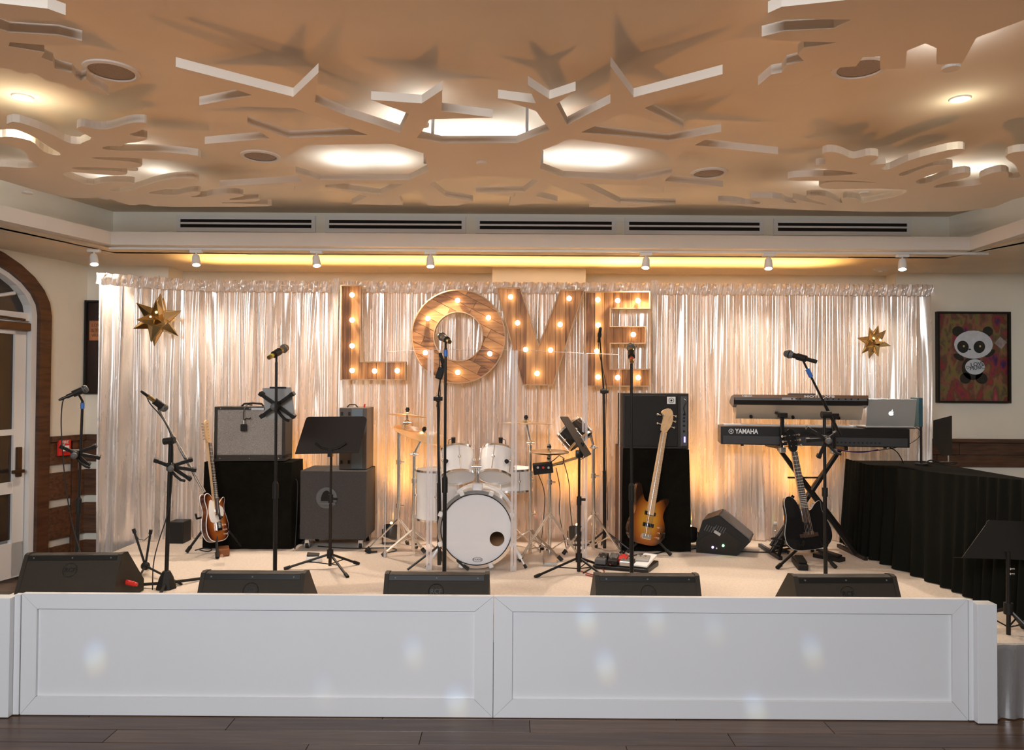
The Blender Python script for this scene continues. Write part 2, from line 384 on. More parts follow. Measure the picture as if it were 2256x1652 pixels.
b = Bm(); b.M = mwl; b.box((S_in + .22, -.03, tr_z - .09), (.34, .05, .07), bev=.008).cyl((S_in + .12, .0, tr_z - .03), (S_in + .44, .0, tr_z - .02), .01)
obj('door_closer', b, mat('closer_bronze', (.12, .07, .04), .4, .6), door)
# dark wainscot of horizontal boards with bare wall showing in the gaps, left of the stage
pan = thing('wainscot', 'dark stained wooden wainscot of wide boards with white gaps beside the arched door', 'panelling', (-4.0, 7.0, 0))
zc = P(150, 957, 7.05).z
def wl_box(s0, s1, z0, z1, o=.03, t=.03, tilt=0):
    b = Bm(); b.M = mwl; b.box(((s0 + s1) / 2, o, (z0 + z1) / 2), (abs(s1 - s0), t, z1 - z0), Euler((0, tilt, 0)), bev=.003); return b
S_r = 0.02
obj('cap_rail', wl_box(S_r, S_out, zc - .05, zc, .04, .06), M['darkwoodh'], pan)
def gap(y): return P(120, y, 6.9).z
edges = [zc - .05, gap(1020), gap(1037), gap(1096), gap(1112), gap(1182), gap(1197), .0]
mid_s = wl_s(158)
for i in range(0, 8, 2):
    z1, z0 = edges[i], edges[i + 1]
    for s0, s1 in ((S_r, mid_s - .03), (mid_s + .03, S_out)):
        n = 2 if z1 - z0 > .35 else 1
        for k in range(n):
            a = z0 + (z1 - z0) * k / n; c = z0 + (z1 - z0) * (k + 1) / n - .006
            obj('board', wl_box(s0 + .002, s1 - .002, a, c, .03, .028, random.uniform(-.012, .012)), M['darkwoodh'], pan)
obj('upright', wl_box(mid_s - .03, mid_s + .03, 0, zc - .05, .045, .03), M['darkwood'], pan)
# same boards on the short back wall behind the drape edge
for i in range(0, 8, 2):
    z1, z0 = edges[i], edges[i + 1]
    obj('board', Bm().box((-3.75, 7.10, (z0 + z1) / 2), (.62, .03, z1 - z0 - .006), bev=.003), M['darkwoodh'], pan)
obj('cap_rail', Bm().box((-3.75, 7.10, zc - .025), (.62, .06, .05)), M['darkwoodh'], pan)
# right wainscot
zr1 = P(2200, 968, 7.2).z; zr0 = P(2200, 1030, 7.2).z
pan = thing('wainscot', 'dark distressed wooden wainscot band on the wall under the colourful painting', 'panelling', (4.2, 7.22, zr0))
obj('cap_rail', Bm().box((4.45, 7.22, zr1 - .015), (1.47, .07, .035), bev=.004), M['darkwoodh'], pan)
hh = (zr1 - .035 - zr0)
x = 3.72
for w_, k in ((.62, 0), (.84, 0), (.40, 1), (1.06, 1)):
    if k == 1 and w_ == .40: x = 3.72
    obj('board', Bm().box((x + w_ / 2, 7.235, zr0 + hh * (.25 if k else .75)), (w_ - .004, .03, hh / 2 - .004), bev=.003), M['darkwoodh'], pan); x += w_
# ------------------------------------------------------------------ vents
for k, (xa, ya, xb) in enumerate(((397, 489, 686), (725, 489, 1017), (1057, 491, 1348), (1386, 495, 1674), (1714, 498, 1999))):
    a = P(xa, ya, 6.385); c = P(xb, ya + 1, 6.385); x0, x1 = a.x, c.x; zt = CZ + 1.437; zb = zt - .072
    v = thing('air_vent', 'white linear air vent with two dark slots, %s of the five' % ['leftmost', 'second from left', 'middle', 'second from right', 'rightmost'][k], 'vent', ((x0 + x1) / 2, 6.39, zb), 'air vents above the stage')
    f = Bm(); t = .035
    for cc, d in (((x0 + x1) / 2, zt + t / 2, (x1 - x0 + 2 * t), t), ((x0 + x1) / 2, zb - t / 2 , (x1 - x0 + 2 * t), t), (x0 - t / 2, (zt + zb) / 2, t, zt - zb), (x1 + t / 2, (zt + zb) / 2, t, zt - zb)) and [(((x0 + x1) / 2, 6.392, zt + t / 2), (x1 - x0 + 2 * t, .012, t)), (((x0 + x1) / 2, 6.392, zb - t / 2), (x1 - x0 + 2 * t, .012, t)), ((x0 - t / 2, 6.392, (zt + zb) / 2), (t, .012, zt - zb)), ((x1 + t / 2, 6.392, (zt + zb) / 2), (t, .012, zt - zb))]:
        f.box(cc, d)
    obj('frame', f, M['trimwhite'], v)
    obj('backing', Bm().box(((x0 + x1) / 2, 6.396, (zt + zb) / 2), (x1 - x0, .004, zt - zb)), M['duct'], v)
    obj('slat', Bm().box(((x0 + x1) / 2, 6.388, (zt + zb) / 2 + .001), (x1 - x0, .008, .016)), M['trimwhite'], v)
# ------------------------------------------------------------------ hanging ceiling cut-outs
def cutout(name, pts, label, th=.040, smooth=0, grp=None):
    q = [G(x, y, PLZ) for x, y in pts]; q = [(p.x, p.y) for p in q]
    if smooth: q = smooth_poly(q, smooth)
    cx = sum(p[0] for p in q) / len(q); cy = sum(p[1] for p in q) / len(q)
    r = thing(name, label, 'ceiling decoration', (cx, cy, PLZ), grp)
    obj('plate', Bm().prism(q, th, Tr(0, 0, PLZ)), M['plate'], r)
    # rods that carry the plate
    for x, y in ROD.get(name + label[:3], []):
        obj('hanger', Bm().cyl((x, y, PLZ + th - .002), (x, y, CEIL + .002), .008, n=8), M['trimwhite'], r)
    return r
ROD = {}
SF = [(387,147),(646,213),(701.5,160),(693.5,225),(760,252.8),(881,292),(901,250.6),(817.4,219.8),(929,227.7),(975,197.4),(972.8,244.3),(1085.5,259),(947.2,262.8),(918.5,303.4),(972.8,315.5),(1138.7,315),(1212,286.8),(1180.2,244.3),(1097.2,216.6),(1180.4,227.4),(1163,187.4),(1210.7,218.2),(1268,199.5),(1225.8,229.6),(1249.3,274.8),(1344.8,226.6),(1344.8,145),(1396,214),(1592,163.3),(1420,238),(1506,281.5),(1373.5,249.2),(1280,291.4),(1473,311),(1589,290),(1530,320),(1714,339.6),(1506,334),(1482,356),(1462,332),(1256,305.6),(1195,331.5),(1189.6,371.3),(1242.4,390.9),(1403.6,396.9),(1480.5,383.3),(1464,398.4),(1593,412),(1462,410.5),(1462.4,428.5),(1426,409),(1277,403.8),(1366,447),(1488,450),(1403.6,457),(1298,456),(1314.7,446.6),(1216.7,407.5),(1180.6,431.6),(1228.8,444),(1121.8,453),(1126.3,433),(1048.3,424),(1153.6,423),(1186.6,398.5),(1146,387.9),(1000.4,387.9),(947,404.9),(981,432),(1042,443),(1008,453),(943,453),(919.6,414.5),(879,433.6),(887.7,452),(775,450),(809,432.6),(716.5,411.6),(838.7,428.3),(887.7,406),(760,403.5),(705,408.5),(648.6,423),(650,410),(484,411),(666,399.8),(651,380.6),(705,396.7),(800,396.7),(901.5,396.8),(944,376),(933.4,337.9),(863,316.6),(677.4,319.6),(630,345),(614,320.8),(451,317.3),(594.6,305),(545,272.5),(637,304.2),(811,297.4),(760,279.4),(647.5,238),(439,232),(555.5,209.5),(387,152)]
hub = G(1062, 352, PLZ)
ROD['ceiling_cutouthan'] = [(hub.x + .35, hub.y + .2), (hub.x - .35, hub.y + .2), (hub.x + .25, hub.y - .3), (hub.x - .25, hub.y - .3)]
cutout('ceiling_cutout', SF, 'hanging flat snowflake of straight arms and stars, over the middle of the stage')
def Z(lst, ox, oy, s): return [(ox + x / s, oy + y / s) for x, y in lst]
LO = Z([(50,178),(110,160),(260,205),(400,262),(510,325),(600,335),(620,322),(700,290),(650,262),(590,235),(575,212),(620,195),(700,215),(780,225),(860,210),(980,172),(1080,168),(1110,178),(1110,198),(1040,240),(965,258),(1010,272),(1110,285),(1105,300),(1040,318),(930,330),(920,350),(830,345),(750,362),(850,385),(1200,390),(1480,415),(1525,440),(1500,460),(1300,455),(1080,442),(900,432),(660,432),(760,450),(950,460),(1075,482),(1060,508),(960,517),(700,507),(512,507),(600,528),(800,530),(960,545),(950,566),(850,570),(700,556),(520,540),(470,552),(480,572),(560,600),(680,645),(780,622),(900,616),(1015,625),(1010,640),(900,662),(815,678),(850,690),(920,692),(1050,660),(1200,608),(1380,585),(1490,592),(1500,615),(1450,640),(1280,665),(1090,700),(1200,712),(1330,718),(1430,692),(1515,692),(1500,718),(1410,732),(1540,732),(1620,710),(1740,704),(1830,712),(1835,725),(1700,750),(1800,755),(1940,745),(1965,752),(1920,768),(1600,775),(1880,782),(2060,792),(2000,803),(1650,806),(1200,806),(1060,780),(1000,800),(880,765),(790,725),(650,742),(500,735),(300,690),(0,600),(-160,560),(-160,500),(0,500),(180,515),(310,503),(240,465),(208,440),(205,395),(100,350),(0,322),(-160,300),(-120,275),(0,283),(60,275),(150,285),(250,312),(310,380),(380,410),(450,420),(460,405),(400,370),(330,330),(270,285),(180,245),(90,215),(50,195)], 0, 220, 3.418)
cutout('ceiling_cutout', LO, 'left hanging cut-out with rounded leafy lobes, above the curved door corner', smooth=1)
RO = Z([(845,188),(900,168),(980,180),(1060,220),(1110,212),(1170,194),(1245,198),(1240,222),(1165,262),(1250,258),(1300,252),(1290,272),(1250,292),(1310,297),(1370,270),(1480,222),(1700,165),(1780,150),(1850,152),(1830,185),(1620,242),(1500,285),(1390,320),(1385,338),(1430,338),(1500,305),(1600,268),(1700,262),(1762,272),(1755,292),(1640,320),(1500,372),(1510,397),(1590,392),(1700,342),(1830,312),(1890,322),(1870,350),(1720,385),(1620,412),(1650,425),(1980,402),(1940,372),(1960,342),(2080,305),(2150,315),(2150,365),(2256,350),(2215,315),(2200,260),(2120,215),(2150,180),(2256,165),(2420,170),(2420,420),(2256,470),(1980,585),(1250,588),(1100,585),(640,572),(400,558),(140,530),(130,512),(270,522),(340,540),(450,528),(355,503),(360,488),(560,492),(610,525),(690,528),(650,508),(650,495),(750,520),(860,540),(900,538),(750,497),(745,478),(860,474),(930,500),(1000,535),(985,495),(1040,488),(1110,500),(1130,528),(1200,515),(1390,478),(1450,445),(1430,432),(1215,425),(860,432),(822,402),(900,380),(1000,377),(1280,388),(1100,372),(900,372),(620,376),(615,352),(760,342),(900,342),(1120,326),(1050,310),(810,285),(812,262),(900,262),(880,225)], 1540, 280, 3.151)
cutout('ceiling_cutout', RO, 'right hanging cut-out with long rounded lobes, near the back right ceiling corner', smooth=1)
TL = Z([(-500,-80),(0,50),(720,130),(995,230),(850,325),(400,300),(0,280),(-120,350),(0,440),(140,490),(880,535),(1245,620),(1120,690),(680,685),(150,640),(130,700),(670,795),(620,870),(800,945),(830,1040),(1090,1105),(1150,1180),(1230,1225),(1310,1190),(1380,1270),(1570,1370),(1650,1445),(1350,1380),(1040,1340),(970,1270),(720,1235),(540,1120),(480,1100),(360,1130),(120,1035),(0,1040),(-500,1000)], 0, 0, 6.884)
cutout('ceiling_cutout', TL, 'hanging cut-out with angular stepped arms at the near left of the ceiling')
TRp = Z([(1600,-120),(820,0),(300,55),(190,105),(260,150),(860,158),(720,230),(320,250),(140,295),(200,325),(480,335),(745,342),(590,370),(480,385),(430,440),(480,492),(340,525),(300,585),(215,600),(110,690),(430,680),(560,600),(770,545),(900,535),(955,462),(1095,455),(1095,562),(1300,550),(1310,410),(1460,350),(1555,390),(1550,520),(1760,510),(1870,305),(2256,160),(2600,60),(2600,-120)], 1640, 0, 3.662)
cutout('ceiling_cutout', TRp, 'hanging cut-out with angular arms at the near right of the ceiling')
# white lamps resting on top of the plates, lighting the ceiling above them
def glow(px, py, pw, col=(.95, .98, 1.0)):
    p = G(px, py, PLZ + .045)
    b = Bm().cyl((p.x, p.y, PLZ + .040), (p.x, p.y, PLZ + .052), .035, n=16)
    light('cutout_lamp', 'SPOT', (p.x, p.y, PLZ + .056), pw, col, (p.x, p.y, CEIL), .02, cone=165, blend=.6)
    return solo('puck_lamp', b, M['trimwhite'], 'small white lamp hidden on top of a hanging ceiling cut-out', 'lamp', (p.x, p.y, PLZ + .040), 'lamps on top of the ceiling cut-outs')
W_ = 5.0
for px, py, pw in ((1000, 352, W_), (1120, 352, W_), (1060, 345, W_ * .5), (890, 318, W_ * .7), (1215, 308, W_ * .3), (930, 275, W_ * .2), (760, 402, W_ * .9), (860, 402, W_ * .7), (1330, 402, W_), (1250, 398, W_ * .7),
                   (1185, 398, W_ * .15), (170, 392, W_ * .8), (60, 425, W_ * .7), (290, 372, W_ * .25), (350, 425, W_ * .35), (230, 435, W_ * .3),
                   (1905, 425, W_ * .8), (2045, 425, W_), (2160, 420, W_ * .5), (1840, 440, W_ * .6), (1960, 440, W_ * .5), (2095, 150, W_ * .5), (1850, 60, W_ * .1)):
    glow(px, py, pw)
# ------------------------------------------------------------------ ceiling fittings
def ceil_speaker(px, py, r, label):
    c = G(px, py, CEIL); t = thing('ceiling_speaker', label, 'speaker', (c.x, c.y, CEIL - .012), 'round ceiling speakers')
    obj('bezel', Bm().lathe([(r * .80, -.004), (r, -.004), (r * 1.0, -.012), (r * .84, -.016), (r * .80, -.010)], (c.x, c.y, CEIL + .004), n=48), mat('bezel', (.72, .68, .64), .6), t, 40)
    obj('grille', Bm().lathe([(0, -.009), (r * .81, -.007), (r * .81, -.003), (0, -.003)], (c.x, c.y, CEIL + .003), n=48), mat('speaker_grille', (.36, .30, .26), .8, var=.2, vscale=200), t)
ceil_speaker(246, 155, .125, 'round white ceiling speaker nearest on the left of the ceiling')
ceil_speaker(574, 343, .125, 'round ceiling speaker left of the snowflake under its star tips')
ceil_speaker(1562, 380, .125, 'round ceiling speaker right of the snowflake')
ceil_speaker(1895, 148, .125, 'round ceiling speaker half hidden by the near right cut-out')
def downlight(px, py, label):
    c = G(px, py, CEIL); t = thing('downlight', label, 'light', (c.x, c.y, CEIL - .008))
    obj('trim_ring', Bm().lathe([(.028, -.003), (.048, -.006), (.052, -.001), (.052, .002), (.026, .002)], (c.x, c.y, CEIL - .001), n=32), M['trimwhite'], t, 40)
    obj('lens', Bm().lathe([(0, -.003), (.026, -.003), (.026, .001), (0, .001)], (c.x, c.y, CEIL - .001), n=24), M['lamp'], t)
    light('downlight_beam', 'SPOT', (c.x, c.y, CEIL - .03), 45, (1, .9, .7), (c.x, c.y, 0), .03, cone=100, blend=.7)
    light('downlight_spill', 'POINT', (c.x, c.y, CEIL - .10), .9, (1, .92, .68), None, .03)
downlight(50, 213, 'small recessed downlight glowing at the left edge of the ceiling')
downlight(2115, 217, 'small recessed downlight glowing at the right of the ceiling')
c = G(1062, 357, PLZ)
solo('smoke_detector', Bm().lathe([(0, -.014), (.028, -.013), (.034, -.006), (.034, .001), (0, .001)], (c.x, c.y, PLZ), n=24), M['plate'], 'small round disc under the hub of the hanging snowflake', 'detector', (c.x, c.y, PLZ - .014), sm=40)
for px, py, r, lb in ((1940, 592, .07, 'white domed detector on the low ceiling above the gold star at right'), (2046, 598, .035, 'tiny round detector on the low ceiling over the colourful painting'), (860, 589, .018, 'tiny round ceiling cap above the letter L'), (1188, 579, .018, 'tiny round ceiling cap above the wall column')):
    c = G(px, py, SOF)
    solo('smoke_detector', Bm().lathe([(0, -.035 * r / .07), (r * .3, -.034 * r / .07), (r * .35, -.02 * r / .07), (r * .8, -.016 * r / .07), (r, 0), (0, .0)], (c.x, c.y, SOF), n=24), M['trimwhite'], lb, 'detector', (c.x, c.y, SOF - .035 * r / .07), sm=40)
# track with spot heads
yT = 6.17
tk = thing('lighting_track', 'long white lighting track on the low ceiling above the drape', 'track', (.2, yT, SOF - .02))
obj('rail', Bm().box((.3, yT, SOF - .010), (7.3, .035, .020), bev=.003), M['trimwhite'], tk)
obj('rail', Bm().box((.3, yT + .25, SOF - .005), (5.2, .012, .010)), M['trimwhite'], tk)
def track_head(px, k, tgt):
    x = P(px, 575, yT).x
    t = thing('track_spotlight', 'white track spotlight over the drape, %s of the seven' % ['leftmost', 'second from left', 'third from left', 'middle', 'third from right', 'second from right', 'rightmost'][k], 'spotlight', (x, yT, SOF - .02), 'track spotlights over the drape')
    obj('adaptor', Bm().box((x, yT, SOF - .032), (.10, .04, .024), bev=.004), M['trimwhite'], t)
    obj('stem', Bm().cyl((x, yT, SOF - .04), (x, yT, SOF - .085), .008), M['trimwhite'], t)
    d = (Vector(tgt) - Vector((x, yT, SOF - .105))).normalized(); h = Vector((x, yT, SOF - .105))
    obj('head', Bm().lathe([(0, -.045), (.024, -.045), (.030, -.03), (.034, .03), (.034, .045), (.030, .045), (.026, .02), (0, .02)], h, d, 24), M['trimwhite'], t, 40)
    obj('lens', Bm().lathe([(0, .023), (.025, .022), (.025, .028), (0, .030)], h, d, 20), M['lamp'], t)
    light('track_beam', 'SPOT', h + d * .06, 90, (1, .84, .68), tgt, .03, cone=125, blend=.9)
for k, (px, tx) in enumerate(((207, -2.9), (432, -2.2), (697, -1.2), (948, -.5), (1423, .8), (1693, 1.9), (1988, 2.9))):
    track_head(px, k, (tx, 5.5, .4))
# ================================================================== the stage
def carpet_poly(): return [(-3.1, 3.885), (3.6, 3.885), (3.6, 6.95), (-3.15, 6.95)]
stg = thing('stage', 'low stage platform covered in cream carpet', 'stage', (0, 5.2, 0))
obj('deck', Bm().box((.25, 5.40, ST / 2 - .006), (6.7, 3.0, ST - .012)), M['blackcloth'], stg)
b = Bm(); b.box((.25, 5.40, ST - .006), (6.74, 3.04, .012)); obj('carpet', b, M['carpet'], stg)
# carpet seams
for pts in (((-2.6, 4.3), (-1.2, 5.0), (.3, 4.5)), ((.9, 4.5), (2.2, 5.2), (3.0, 4.6)), ((-2.3, 5.9), (-1.0, 5.15), (.2, 5.05))):
    pass
# fascia
def fascia(x0, x1, label):
    y = 3.84; H = .62; t = thing('stage_fascia', label, 'panel', ((x0 + x1) / 2, y, 0), 'white shaker panels across the stage front')
    m = M['fascia']; L, R_, T_, B_ = .078, .095, .078, .095
    if x0 > -1: L, R_ = .095, .078
    Rb = lambda pts: Bm().prism(pts, .030, Tr(0, y + .030, 0) @ Rx(90))
    a, c, e, g = (x0, .003), (x1, .003), (x1, H), (x0, H); ia, ic, ie, ig = (x0 + L, B_), (x1 - R_, B_), (x1 - R_, H - T_), (x0 + L, H - T_); q = .0012
    obj('top_rail', Rb([(ig[0], ig[1] + q), (ie[0], ie[1] + q), e, g]), m, t); obj('bottom_rail', Rb([a, c, (ic[0], ic[1] - q), (ia[0], ia[1] - q)]), m, t)
    obj('stile', Rb([(a[0], a[1] + q), (ia[0], ia[1] + q), (ig[0], ig[1] - q), (g[0], g[1] - q)]), m, t); obj('stile', Rb([(c[0], c[1] + q), (e[0], e[1] - q), (ie[0], ie[1] - q), (ic[0], ic[1] + q)]), m, t)
    obj('recessed_panel', Bm().box(((x0 + x1) / 2, y + .022, H / 2), (x1 - x0 - .1, .010, H - .1)), m, t)
    return t
fascia(-2.508, -.0885, 'white recessed-panel stage front, left half')
fascia(-.0855, 2.346, 'white recessed-panel stage front, right half')
for x0, x1, lb in ((-2.66, -2.545, 'square white post ending the stage front at left'), (2.374, 2.474, 'square white post ending the stage front at right')):
    p = thing('fascia_post', lb, 'post', ((x0 + x1) / 2, 3.84, 0))
    obj('shaft', Bm().box(((x0 + x1) / 2, 3.84, .304), (x1 - x0, .07, .602), bev=.0015), M['fascia'], p)
    s = 1 if x0 < 0 else -1; xs = x1 + .017 if s > 0 else x0 - .013
    obj('filler_strip', Bm().box((xs, 3.852, .31), (.030 if s > 0 else .024, .03, .61)), M['fascia'], p)
# silver skirt at the stage front, right of the post
def pleated(x0, x1, y0, y1, z0, z1, folds, amp, nz=10, seed=1, along=None, flare=0.0):
    rnd = random.Random(seed); b = Bm(); nx = folds * 10; ph = [rnd.uniform(-.9, .9) for _ in range(folds + 3)]; am = [rnd.uniform(.45, 1.2) for _ in range(folds + 3)]
    g = []
    for j in range(nz + 1):
        v = j / nz; row = []
        for i in range(nx + 1):
            u = i / nx; k = u * folds; ki = int(k); f = k - ki
            p = ph[ki] * (1 - f) + ph[ki + 1] * f; A = am[ki] * (1 - f) + am[ki + 1] * f
            o = amp * A * (.35 + .65 * v + flare * v) * math.sin(2 * PI * k + p * (.6 + 1.2 * v))
            base = Vector((x0 + (x1 - x0) * u, y0 + (y1 - y0) * u)) if along is None else along(u)
            t = Vector((x1 - x0, y1 - y0)).normalized() if along is None else (along(min(u + .01, 1)) - along(max(u - .01, 0))).normalized()
            n = Vector((t.y, -t.x)); q = base + n * (o + flare * .06 * v)
            zt = z1 if not callable(z1) else z1(u)
            row.append(b._v((q.x, q.y, zt + (z0 - zt) * v)))
        g.append(row)
    for a, c in zip(g, g[1:]):
        for i in range(nx): b.b.faces.new((a[i], a[i + 1], c[i + 1], c[i]))
    return b
solo('stage_skirt', pleated(2.48, 3.6, 3.858, 3.858, .006, ST - .002, 12, .017, nz=16, seed=5), M['skirt'], 'crumpled silver fabric skirt on the stage front right of the white post', 'skirt', (3.0, 3.858, 0), sm=50)
# ================================================================== pipe-and-drape backdrop
YD = 6.45
def dr_along(x0, x1):
    def f(u):
        x = x0 + (x1 - x0) * u; y = YD - max(0, (-2.55 - x)) ** 1.5 * .55
        return Vector((x, y))
    return f
ztop = lambda x: CZ + .905 + .000 * x
def drape(x0, x1, nf, seed, label, k):
    rnd = random.Random(seed); al = dr_along(x0, x1); b = Bm(); nx = int((x1 - x0) * 230); nz = 34
    N = int((x1 - x0) * 14) + 4
    amp = [rnd.uniform(.25, 1.0) for _ in range(N)]; ph = [rnd.uniform(-1.6, 1.6) for _ in range(N)]
    lean = [rnd.gauss(0, .035) for _ in range(N)]; f2 = [rnd.uniform(.3, 1.2) for _ in range(N * 3)]
    def lerp(A, t):
        i = min(int(t), len(A) - 2); f = t - i; f = f * f * (3 - 2 * f); return A[i] * (1 - f) + A[i + 1] * f
    g = []
    for j in range(nz + 1):
        v = j / nz; row = []
        for i in range(nx + 1):
            u = i / nx; x = x0 + (x1 - x0) * u; base = al(u)
            t = u * (N - 2); s = x - lerp(lean, t) * v
            A = .034 * lerp(amp, t) * (.30 + .70 * min(1, v * 3))
            o = A * math.sin(2 * PI * s * 8.5 + lerp(ph, t) * (.6 + v)) + .015 * lerp(f2, u * (N * 3 - 2)) * (1 - .35 * v) * math.sin(2 * PI * s * 17 + 2.6 * lerp(ph, t) + 1.1 * v)
            o += .006 * math.sin(2 * PI * (s * 3.1) + 3 * v + seed) * v
            zt = CZ + .905 + .003 * math.sin(x * 21) ; zb = ST + .006 if x > -3.12 else ST - .13
            sx = x + .006 * math.sin(9 * v + x * 17) * v
            row.append(b._v((sx, base.y + o - .0, zt + (zb - zt) * v)))
        g.append(row)
    for a, c in zip(g, g[1:]):
        for i in range(nx): b.b.faces.new((a[i], a[i + 1], c[i + 1], c[i]))
    t = thing('drape', label, 'curtain', ((x0 + x1) / 2, YD, ST), 'silver sequin drapes')
    obj('fabric', b, M['drape'], t, 60)
    h = Bm(); n2 = int((x1 - x0) * 260); rows = []
    for j in range(5):
        row = []
        for i in range(n2 + 1):
            u = i / n2; base = al(u); x = base.x
            o = .035 + .010 * math.sin(x * 150 + j * .7) + .009 * math.sin(x * 61 + 1.7 * j) + (.012 if j in (1, 2) else 0)
            row.append(h._v((x, base.y - o, CZ + .914 - j * .024 + .004 * math.sin(x * 83 + j))))
        rows.append(row)
    for a, c in zip(rows, rows[1:]):
        for i in range(n2): h.b.faces.new((a[i], a[i + 1], c[i + 1], c[i]))
    obj('header', h, M['drape'], t, 60)
    return t
xa = P(238, 800, 6.2).x; xb = P(744, 800, YD).x; xc = P(1437, 800, YD).x; xd = P(2052, 800, YD).x
drape(xa, xb - .004, 0, 3, 'left silver sequin drape behind the amplifiers', 0)
drape(xb + .004, xc - .004, 0, 8, 'middle silver sequin drape behind the wooden letters and drums', 1)
drape(xc + .004, xd, 0, 14, 'right silver sequin drape behind the keyboards', 2)
rl = thing('curtain_rail', 'metal pipe rail holding up the silver drapes', 'rail', (0, YD + .06, ST))
obj('crossbar', Bm().tube([(xa + .02, YD - .28, CZ + .90), (-2.9, YD - .04, CZ + .90), (-2.5, YD + .045, CZ + .90), (xd, YD + .045, CZ + .90)], .016), M['steel'], rl)
for x in (xb, xc, xd - .03):
    obj('upright', Bm().cyl((x, YD + .08, ST), (x, YD + .08, CZ + .90), .02), M['steel'], rl)
# sheer white ties where the panels meet
M['tulle'] = mat('white_tulle', (.86, .82, .78), .6, alpha=.55)
for x, lb in ((xb, 'sheer white tie bunched at the drape join left of the letter L'), (xc, 'sheer white tie bunched at the drape join right of the letter E')):
    b = Bm(); zt = CZ + .93
    b.b.free(); b = pleated(x - .035, x + .035, YD - .085, YD - .085, zt - .62, zt, 4, .008, nz=8, seed=int(x * 10) + 30)
    for v in b.b.verts:
        k = (zt - v.co.z) / .62; v.co.x = x + (v.co.x - x) * (.75 - .45 * k)
    solo('drape_tie', b, M['tulle'], lb, 'fabric', (x, YD - .085, zt - .62), 'sheer ties at the drape joins', sm=50)
# amber uplighters behind the drape and small LED cans before it
for x in (-2.0, 0.0, 1.7):
    l_ = light('amber_batten', 'AREA', (x + .15, YD + .24, 1.9), 13, (1, .58, .17), (x + .15, YD + .26, 3), 2.0, .06); l_.data.spread = math.radians(42)
light('amber_uplight', 'SPOT', (-2.0, YD + .40, .55), 85, (1, .42, .07), (-2.0, YD - .1, 1.4), .1, cone=95, blend=1)
for px in (905, 1262, 1560, 1752):
    x = P(px, 1100, YD).x
    light('amber_uplight', 'SPOT', (x, YD + .40, .55), 90, (1, .42, .07), (x, YD - .1, 1.4), .1, cone=80, blend=1)
def par(px, py, d, lb, on=('ledred', 'ledamber', 'ledgreen'), pw=34):
    p = G(px, py + 26, ST); p.y = d; p.x = P(px, py, d).x; z = ST
    t = thing('led_uplighter', lb, 'light', (p.x, d, z), 'small LED uplighters on the stage floor before the drape')
    ax = Vector((.05, .42, 1)).normalized(); c = Vector((p.x, d, z + .10))
    obj('can', Bm().lathe([(0, -.06), (.05, -.06), (.06, -.04), (.065, .05), (.058, .05), (.055, .02), (0, .02)], c, ax, 20), M['blackmetal'], t, 40)
    obj('bracket', Bm().box((p.x - .072, d, z + .06), (.006, .03, .12)).box((p.x + .072, d, z + .06), (.006, .03, .12)).box((p.x, d, z + .003), (.15, .06, .006)), M['blackmetal'], t)
    for k, mm in enumerate(on):
        a = 2 * PI * k / 3 - .6
        obj('led', Bm().sph(c + Vector((.034 * math.cos(a), -.012, .052 + .02 * math.sin(a))), .011, n=8), M[mm], t, 60)
    light('uplighter_beam', 'SPOT', c + ax * .09, pw, (1, .50, .13), c + Vector((0, .30, 1.9)), .04, cone=62, blend=.8)
par(651, 1172, 6.22, 'small LED uplighter glowing red between the cloth-covered box and the grey speaker cabinet')
par(862, 1174, 6.24, 'small LED uplighter glowing at the foot of the left cymbal stands')
par(1270, 1176, 6.22, 'small LED uplighter glowing red behind the right music stand')
par(1766, 1184, 6.18, 'small LED uplighter half hidden behind the black guitar and keyboard stand')
par(1519, 1178, 6.2, 'small LED uplighter glowing red beside the black wedge at the drape')
